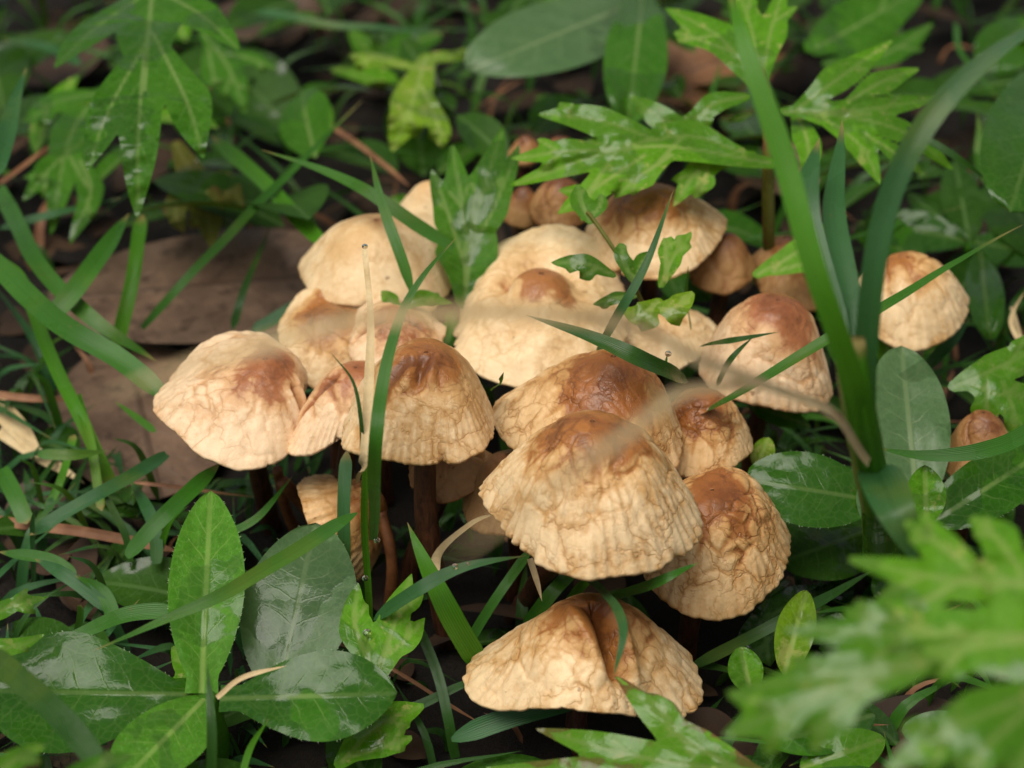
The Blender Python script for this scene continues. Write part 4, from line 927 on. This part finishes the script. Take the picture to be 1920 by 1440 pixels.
GB = 'single grass blades'
for pts, w, m_, lab, kw in [
 ([(700, 1015, 2.6), (703, 850, 4.6), (718, 720, 5.2), (748, 610, 5.6), (800, 520, 6.0), (858, 448, 6.4)], 32, 'gr', 'tall green blade beside the upright pale straw', dict(taper=(.25, .6))),
 ([(698, 1190, .9), (690, 1060, 2.0), (686, 960, 2.9), (690, 850, 3.9)], 16, 'gr_bright', 'green grass stalk carrying the upright pale straw', dict(taper=(.9, .9), fold=.6)),
 ([(676, 870, 4.2), (676, 790, 4.7), (662, 710, 5.1), (618, 654, 5.4)], 8, 'gr_dark', 'thin dark curved blade over the fan-shaped mushroom', {}),
 ([(770, 560, 3.7), (735, 440, 4.4), (710, 360, 4.8), (690, 288, 5.1)], 26, 'gr', 'green blade standing before the smooth pale mushroom', {}),
 ([(850, 462, 3.8), (720, 385, 4.3), (610, 325, 4.5), (488, 280, 4.6)], 32, 'gr', 'pale-tipped blade lying across the small pale mushroom', dict(taper=(.3, .5))),
 ([(600, 450, 2.6), (500, 348, 2.8), (395, 255, 2.8)], 38, 'gr_bright', 'straight bright blade running down to the smooth pale mushroom', dict(taper=(.8, .8))),
 ([(1105, 690, 3.3), (1160, 585, 4.5), (1220, 475, 5.1), (1262, 355, 5.6)], 22, 'gr_blue', 'thin blue-green blade in front of the leafy sprig', {}),
 ([(1290, 716, 3.5), (1200, 672, 4.3), (1100, 626, 4.5), (985, 588, 4.7)], 44, 'gr_dark', 'dark pointed blade lying across the large pale mushroom', {}),
 ([(652, 1150, .8), (650, 980, 2.2), (655, 840, 3.0)], 30, 'gr_blue', 'blue-green blade behind the straw, under the caps', dict(taper=(.9, .9))),
 ([(900, 1258, .9), (850, 1165, 1.8), (805, 1070, 2.4), (768, 982, 2.8)], 54, 'gr_bright', 'broad bright blade leaning across the dark stems', {}),
 ([(705, 1165, 1.9), (780, 1110, 2.5), (860, 1066, 2.7), (985, 1040, 2.8)], 34, 'gr_blue', 'blade carrying two droplets in front of the dark stems', {}),
 ([(668, 966, 3.1), (560, 1025, 3.0), (420, 1110, 3.0), (300, 1165, 2.8), (178, 1216, 2.5)], 36, 'gr', 'long blade lying across the hairy rosette leaf', dict(taper=(.3, .1))),
 ([(325, 1142, 1.7), (240, 1150, 1.7), (150, 1190, 1.6), (62, 1216, 1.4)], 40, 'gr', 'short curved blade beside the upright rosette leaf', dict(taper=(.3, .4))),
 ([(1095, 1075, 1.8), (1140, 1125, 2.9), (1166, 1190, 3.0), (1150, 1275, 2.7)], 24, 'gr_blue', 'thin blade hooping down over the mushroom cleft', dict(taper=(.5, .6))),
 ([(1120, 1130, 1.6), (1220, 1095, 2.9), (1312, 1054, 3.1)], 30, 'gr', 'short blade resting on the deeply wrinkled mushroom', {}),
 ([(1300, 1245, .8), (1460, 1165, 1.4), (1640, 1072, 1.6)], 28, 'gr_dark', 'dark blade slanting behind the curled spotted leaf', dict(taper=(.6, .5))),
 ([(870, 1210, .7), (940, 1110, 1.4), (1000, 1030, 1.7)], 24, 'gr', 'shaded blade rising under the conical mushroom', dict(taper=(.8, .8))),
 ([(985, 1170, .8), (1030, 1110, 1.3), (1075, 1060, 1.5)], 34, 'gr', 'shaded wide blade under the conical mushroom, by the cream straw', dict(taper=(.8, .8))),
 ([(1060, 1140, .8), (1090, 1100, 1.2), (1130, 1070, 1.5)], 24, 'gr_bright', 'short bright blade above the cleft mushroom', {}),
 ([(240, 1042, 1.6), (310, 965, 2.0), (410, 868, 2.2)], 38, 'gr', 'green blade reaching under the broad mushroom rim', dict(taper=(.8, .4))),
 ([(-20, 480, 3.3), (110, 610, 3.1), (230, 682, 2.9), (330, 760, 2.6)], 52, 'gr', 'broad green blade running toward the broad mushroom', dict(taper=(.8, .8))),
 ([(0, 350, 2.6), (60, 470, 2.9), (170, 590, 2.6), (300, 680, 2.0)], 40, 'gr', 'blade beneath the broad one that runs to the mushroom', dict(taper=(.6, .8))),
 ([(85, 612, 2.6), (160, 520, 3.0), (245, 405, 3.2)], 46, 'gr', 'wide blade crossing in front of the flat dead leaf', dict(taper=(.7, .5))),
 ([(228, 650, 1.4), (248, 530, 2.2), (268, 400, 2.8)], 34, 'gr_bright', 'thick stalk standing in front of the flat dead leaf', dict(taper=(.9, .9), fold=.5)),
 ([(265, 615, 1.5), (350, 520, 2.2), (480, 385, 2.8), (680, 185, 3.4)], 22, 'gr', 'long thin blade crossing the dead leaf toward the yellow-green leaf', dict(taper=(.6, .6))),
 ([(435, 620, 1.2), (460, 540, 1.7), (505, 420, 2.1)], 20, 'gr_dark', 'dark thin blade in front of the flat dead leaf', {}),
 ([(470, 625, 1.4), (530, 590, 1.6), (560, 560, 1.8)], 34, 'gr_blue', 'short blue-green blade behind the broad mushroom', {}),
 ([(1250, 850, 1.2), (1290, 795, 2.6), (1400, 728, 3.6), (1560, 632, 4.3), (1720, 535, 4.6), (1915, 420, 4.8)], 32, 'gr', 'long diagonal blade crossing the bell-shaped mushroom', dict(taper=(.55, .7), lean=.3)),
 ([(1310, 650, 3.4), (1370, 640, 3.9), (1458, 622, 4.0)], 13, 'gr_dark', 'thin dark blade on the bell-shaped mushroom', {}),
 ([(1340, 720, 3.3), (1370, 675, 3.8), (1415, 632, 4.0)], 16, 'gr_dark', 'short dark blade crossing the thin one on the bell-shaped mushroom', {}),
 ([(1970, 790, 3.5), (1880, 838, 3.4), (1760, 856, 3.3), (1638, 838, 3.2)], 42, 'gr', 'pointed blade lying across the grey waxy leaf', dict(taper=(.3, .6))),
 ([(180, 1420, 3.3), (80, 1320, 3.5), (-30, 1215, 3.5)], 58, 'gr_dark', 'thick dark blade crossing over the wet rosette leaf', dict(taper=(.9, .8))),
 ([(400, 1460, 1.9), (400, 1360, 2.5), (394, 1250, 2.9)], 24, 'gr_dark', 'dark blade pointing up at the rosette heart', {}),
 ([(455, 1460, 1.5), (475, 1400, 1.8), (510, 1345, 2.2)], 14, 'gr_bright', 'thin bright blade below the rosette heart', {}),
 ([(-20, 340, 4.4), (15, 240, 4.7), (54, 130, 5.0)], 46, 'gr_blue', 'blue-green blade tip beside the blurred lobed leaf', {}),
 ([(10, 500, 2.5), (45, 540, 2.5), (110, 700, 2.1), (170, 830, 1.6), (215, 920, 1.0)], 32, 'gr_bright', 'bright grass stalk running down through the grass tangle', dict(taper=(.95, .9), fold=.5)),
 ([(150, 740, 1.9), (175, 850, 1.6), (190, 960, 1.1)], 22, 'gr_bright', 'short stalk beside the bright one in the tangle', dict(taper=(.95, .9), fold=.5)),
 ([(70, 855, 1.8), (140, 856, 1.8), (205, 845, 1.7)], 26, 'gr', 'short level blade in the grass tangle', dict(taper=(.4, .2))),
 ([(310, 850, 1.7), (230, 900, 1.8), (110, 965, 1.6), (50, 1000, 1.4)], 34, 'gr_blue', 'wet blade with droplets crossing the grass tangle', dict(taper=(.8, .5))),
 ([(140, 1080, 1.2), (90, 1050, 1.3), (0, 1035, 1.3)], 30, 'gr', 'wet blade above the short curved one', dict(taper=(.7, .5))),
 ([(200, 1150, 1.0), (130, 1090, 1.3), (60, 1050, 1.4)], 32, 'gr_blue', 'dull blade slanting over the level one in the tangle', dict(taper=(.6, .3))),
 ([(215, 1165, 1.0), (190, 1110, 1.2), (140, 1080, 1.4)], 34, 'gr', 'short broad blade behind the curved one', {}),
 ([(240, 1060, .9), (230, 1000, 1.3), (195, 930, 1.7)], 14, 'gr_dark', 'thin dark stalk behind the upright rosette leaf', dict(taper=(.9, .9))),
 ([(290, 1060, .9), (280, 980, 1.3), (240, 900, 1.5)], 30, 'gr_blue', 'bluish blade behind the upright rosette leaf', dict(taper=(.6, .6))),
 ([(148, 1200, 1.2), (150, 1165, 1.6), (148, 1130, 2.0)], 17, 'gr', 'cut grass stub standing in the tangle', dict(taper=(.99, .9))),
 ([(0, 880, 1.4), (25, 930, 1.3), (45, 980, 1.1)], 40, 'gr', 'broad blade end entering low in the tangle', dict(taper=(.9, .8))),
 ([(70, 970, .9), (110, 900, 1.2), (135, 810, 1.5)], 20, 'gr_bright', 'light green stem slanting in the tangle', dict(taper=(.95, .9), fold=.5)),
 ([(290, 810, 1.3), (250, 780, 1.4), (210, 750, 1.5)], 14, 'gr_bright', 'thin bright stem by the rim of the broad mushroom', {}),
 ([(400, 1010, 1.6), (480, 970, 1.8), (545, 890, 2.1)], 20, 'gr', 'short blade under the stem of the broad mushroom', {}),
 ([(150, 120, 2.0), (90, 90, 2.1), (0, 75, 2.1)], 26, 'gr_blue', 'blurred bluish blade behind the drooping lobed leaf', {}),
 ([(0, 430, 1.9), (110, 400, 2.1), (230, 365, 2.1)], 22, 'gr_blue', 'wet blurred blade under the blurred lobed leaf', {}),
 ([(480, 25, 2.6), (620, 45, 2.6), (840, 60, 2.4)], 24, 'gr_blue', 'blurred level blade behind the glossy oval leaf', dict(taper=(.4, .1))),
 ([(1790, 40, 2.3), (1800, 100, 2.2), (1870, 190, 1.8)], 12, 'gr', 'thin curved blade behind the arching tall blade', {}),
 ([(1830, 290, 2.6), (1835, 255, 2.8), (1830, 215, 3.0)], 16, 'gr', 'small blade tip by the hairy rounded leaf', {}),
 ([(1700, 240, 4.9), (1780, 290, 4.6), (1850, 340, 4.2)], 20, 'gr_dark', 'dark narrow blade over the lobed weed leaf', {}),
 ([(1730, 690, 1.6), (1780, 640, 2.0), (1815, 600, 2.2)], 30, 'gr_blue', 'short bluish blade under the round lone mushroom', {}),
 ([(820, 1130, 1.2), (820, 1050, 1.5), (880, 990, 2.4), (930, 960, 3.0)], 24, 'straw', 'dry pale blade rising to the conical cap', {}),
 ([(640, 1330, .6), (760, 1330, .8), (880, 1280, 1.0), (960, 1270, 1.1)], 24, 'gr_dark', 'dark blade in shade beside the cleft mushroom', {}),
 ([(850, 1390, .7), (980, 1345, 1.0), (1080, 1320, 1.2), (1140, 1330, 1.2)], 48, 'gr_blue', 'wide shaded blade beneath the cleft mushroom', dict(taper=(.5, .2))),
 ([(850, 1420, .3), (835, 1350, .8), (810, 1250, 1.2), (775, 1160, 1.6)], 24, 'gr_dark', 'thin shaded stalk beside the broad bright blade', dict(taper=(.9, .9))),
 ([(1300, 620, 3.0), (1290, 560, 3.8), (1295, 500, 4.3)], 9, 'gr', 'hair-thin blade below the leafy sprig', {}),
 ([(925, 738, 3.2), (938, 725, 3.6), (946, 700, 3.9)], 14, 'gr', 'tiny blade tip between the tall and the large pale mushroom', {}),
 ([(1242, 702, 3.6), (1250, 685, 3.8), (1253, 665, 3.9)], 8, 'gr', 'tiny upright blade tipped with a droplet', {}),
]:
    blade(pts, w * (.82 if w > 15 else 1), m_, lab, group=GB, seed=len(lab), **kw)

fr_ = random.Random(77)
for lab, x, y in [('thin blade low beside the brown dead leaf', 60, 700), ('fine bent blade over the pale dry stalk', 120, 800), ('fine upright blade under the broad mushroom rim', 300, 900), ('slender blade beneath the wet one in the tangle', 180, 980), ('slender blade above the pointed lobes of the entering leaf', 60, 1060), ('fine blade near the cut grass stub', 220, 1120), ('slender blade behind the flat reddish straw', 90, 930), ('thin leaning blade between the tangle and the hairy leaf', 290, 1050)]:
    a_ = fr_.uniform(-2.4, -.7); l_ = fr_.uniform(120, 190)
    blade([(x, y + 40, .3), (x + math.cos(a_) * l_ * .45, y + math.sin(a_) * l_ * .4, 1.5), (x + math.cos(a_) * l_, y + math.sin(a_) * l_ * .6, 1.9)], fr_.uniform(11, 17), fr_.choice(['gr', 'gr_blue', 'gr_bright']), lab, group=GB, seed=x)

# droplets
for x, y, z, r, lab in [(684, 462, 5.62, 8, 'droplet clinging to the tip of the upright straw'), (1253, 663, 3.95, 9, 'droplet on the tiny upright blade'),
    (853, 1062, 2.9, 9, 'larger droplet on the blade before the dark stems'), (877, 1057, 2.95, 5, 'smaller droplet on the blade before the dark stems'),
    (707, 1013, 2.7, 9, 'droplet at the foot of the tall green blade'), (685, 1084, 2.0, 9, 'droplet hanging on the green stalk below the straw'),
    (688, 1186, 2.2, 11, 'droplet in the heart of the small toothed leaf'), 
    
    ]:
    droplet(x, y, z, r, lab)

# ------------------------------------------------------------------ uncountable ground cover
def hidden_by_rule(P):
    q = proj(P)
    cx, cy = q[:, 0], q[:, 1]
    if (((cx > 110) & (cx < 570) & (cy > 455) & (cy < 620)) | ((cx > 230) & (cx < 420) & (cy > 620) & (cy < 870))).any() and P[:, 2].max() > .25: return True
    for (x, y, d, r) in CAPPIX:
        m = ((q[:, 0] - x) ** 2 + ((q[:, 1] - y) * 1.15) ** 2 < (r * 1.08) ** 2) & (q[:, 2] < d + 1.3)
        if m.any(): return True
    return False

def ground_grass(n, mat, hmax, seed, region, label):
    r = random.Random(seed); VV = []; FF = []; AA = []; off = 0; k = 0
    while k < n:
        x = r.uniform(region[0], region[1]); y = r.uniform(region[2], region[3])
        near = y < 1.5
        h = r.uniform(.3, 1) * (hmax if not near else min(hmax, 1.3)); a = r.uniform(0, 6.28); l = h * r.uniform(.7, 2.4)
        p0 = np.array([x, y, -.1]); p2 = p0 + np.array([math.cos(a) * l, math.sin(a) * l, h]); p1 = p0 + np.array([math.cos(a) * l * .3, math.sin(a) * l * .3, h * .8])
        V, F, A = blade_geo([p0, p1, p2], r.uniform(.07, .17), n=9, world=True, twist=r.uniform(-60, 60), lean=.3)
        k += 1
        if hidden_by_rule(V): continue
        q = proj(V)
        if near and (q[:, 1].min() < 620 and 560 < q[:, 0].mean() < 1600): continue
        VV.append(V); AA.append(A); FF += [tuple(i + off for i in f) for f in F]; off += len(V)
    tag(emit('ground_grass', np.vstack(VV), FF, M[mat], None, {'lf': np.vstack(AA)}, base=(0, 0, 0)), label, 'grass', kind='stuff')
ground_grass(300, 'gr', 2.4, 1, (-15, 15, 3.5, 34), 'mid green grass behind the mushrooms')
ground_grass(340, 'gr_dark', 2.0, 2, (-15, 15, 2.5, 34), 'dark grass with shade put into its colour behind the mushrooms')
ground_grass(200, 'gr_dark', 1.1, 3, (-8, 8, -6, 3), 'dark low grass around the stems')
ground_grass(230, 'gr_blue', 1.7, 4, (-9, -2.8, -6, 5), 'bluish low grass tangle beside the rosette')
ground_grass(200, 'gr', 1.6, 5, (4, 10, -6, 6), 'low grass under the tall clump')
ground_grass(130, 'straw_red', .9, 6, (-9, 9, -6, 22), 'dry reddish grass litter')

def undergrowth(n, mat, zr, seed, region, label, size=(.5, 1.3)):
    r = random.Random(seed); VV = []; FF = []; AA = []; off = 0
    for k in range(n):
        x = r.uniform(region[0], region[1]); y = r.uniform(region[2], region[3]); z = r.uniform(*zr)
        a = r.uniform(0, 6.28); L = r.uniform(*size) * 1.5; tilt = r.uniform(-.5, .5)
        e1 = nz(np.array([math.cos(a), math.sin(a), tilt])); e2 = nz(np.cross([0, 0, 1], e1)); e2 = nz(e2 + np.array([0, 0, r.uniform(-.5, .5)])); nn = np.cross(e1, e2)
        u = np.linspace(0, 1, 12); s = np.linspace(-1, 1, 5); U, Sv = np.meshgrid(u, s, indexing='ij')
        v = Sv * (np.sin(np.pi * U ** .9) ** .7 * L * r.uniform(.16, .28)); v[-1] = 0
        P = np.array([x, y, z]) + e1 * (U * L)[..., None] + e2 * v[..., None] + nn * (L * .25 * U * (1 - U) + .2 * np.abs(v))[..., None]
        P = P.reshape(-1, 3); P[:, 2] = np.maximum(P[:, 2], -.05)
        if hidden_by_rule(P): continue
        VV.append(P); AA.append(np.stack([U, v, Sv], -1).reshape(-1, 3)); FF += [tuple(i + off for i in f) for f in grid_faces(12, 5)]; off += len(P)
    tag(emit('undergrowth', np.vstack(VV), FF, M[mat], None, {'lf': np.vstack(AA)}, base=(0, 0, 0)), label, 'undergrowth', kind='stuff')
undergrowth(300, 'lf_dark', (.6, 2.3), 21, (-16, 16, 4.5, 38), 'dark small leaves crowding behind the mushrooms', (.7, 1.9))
undergrowth(70, 'lf_mid', (.8, 2.6), 22, (-15, 15, 6, 34), 'green small leaves crowding behind the mushrooms')
undergrowth(26, 'lf_bright', (1.0, 2.8), 23, (-11, 3, 8, 27), 'fresh green small leaves far behind the mushrooms')
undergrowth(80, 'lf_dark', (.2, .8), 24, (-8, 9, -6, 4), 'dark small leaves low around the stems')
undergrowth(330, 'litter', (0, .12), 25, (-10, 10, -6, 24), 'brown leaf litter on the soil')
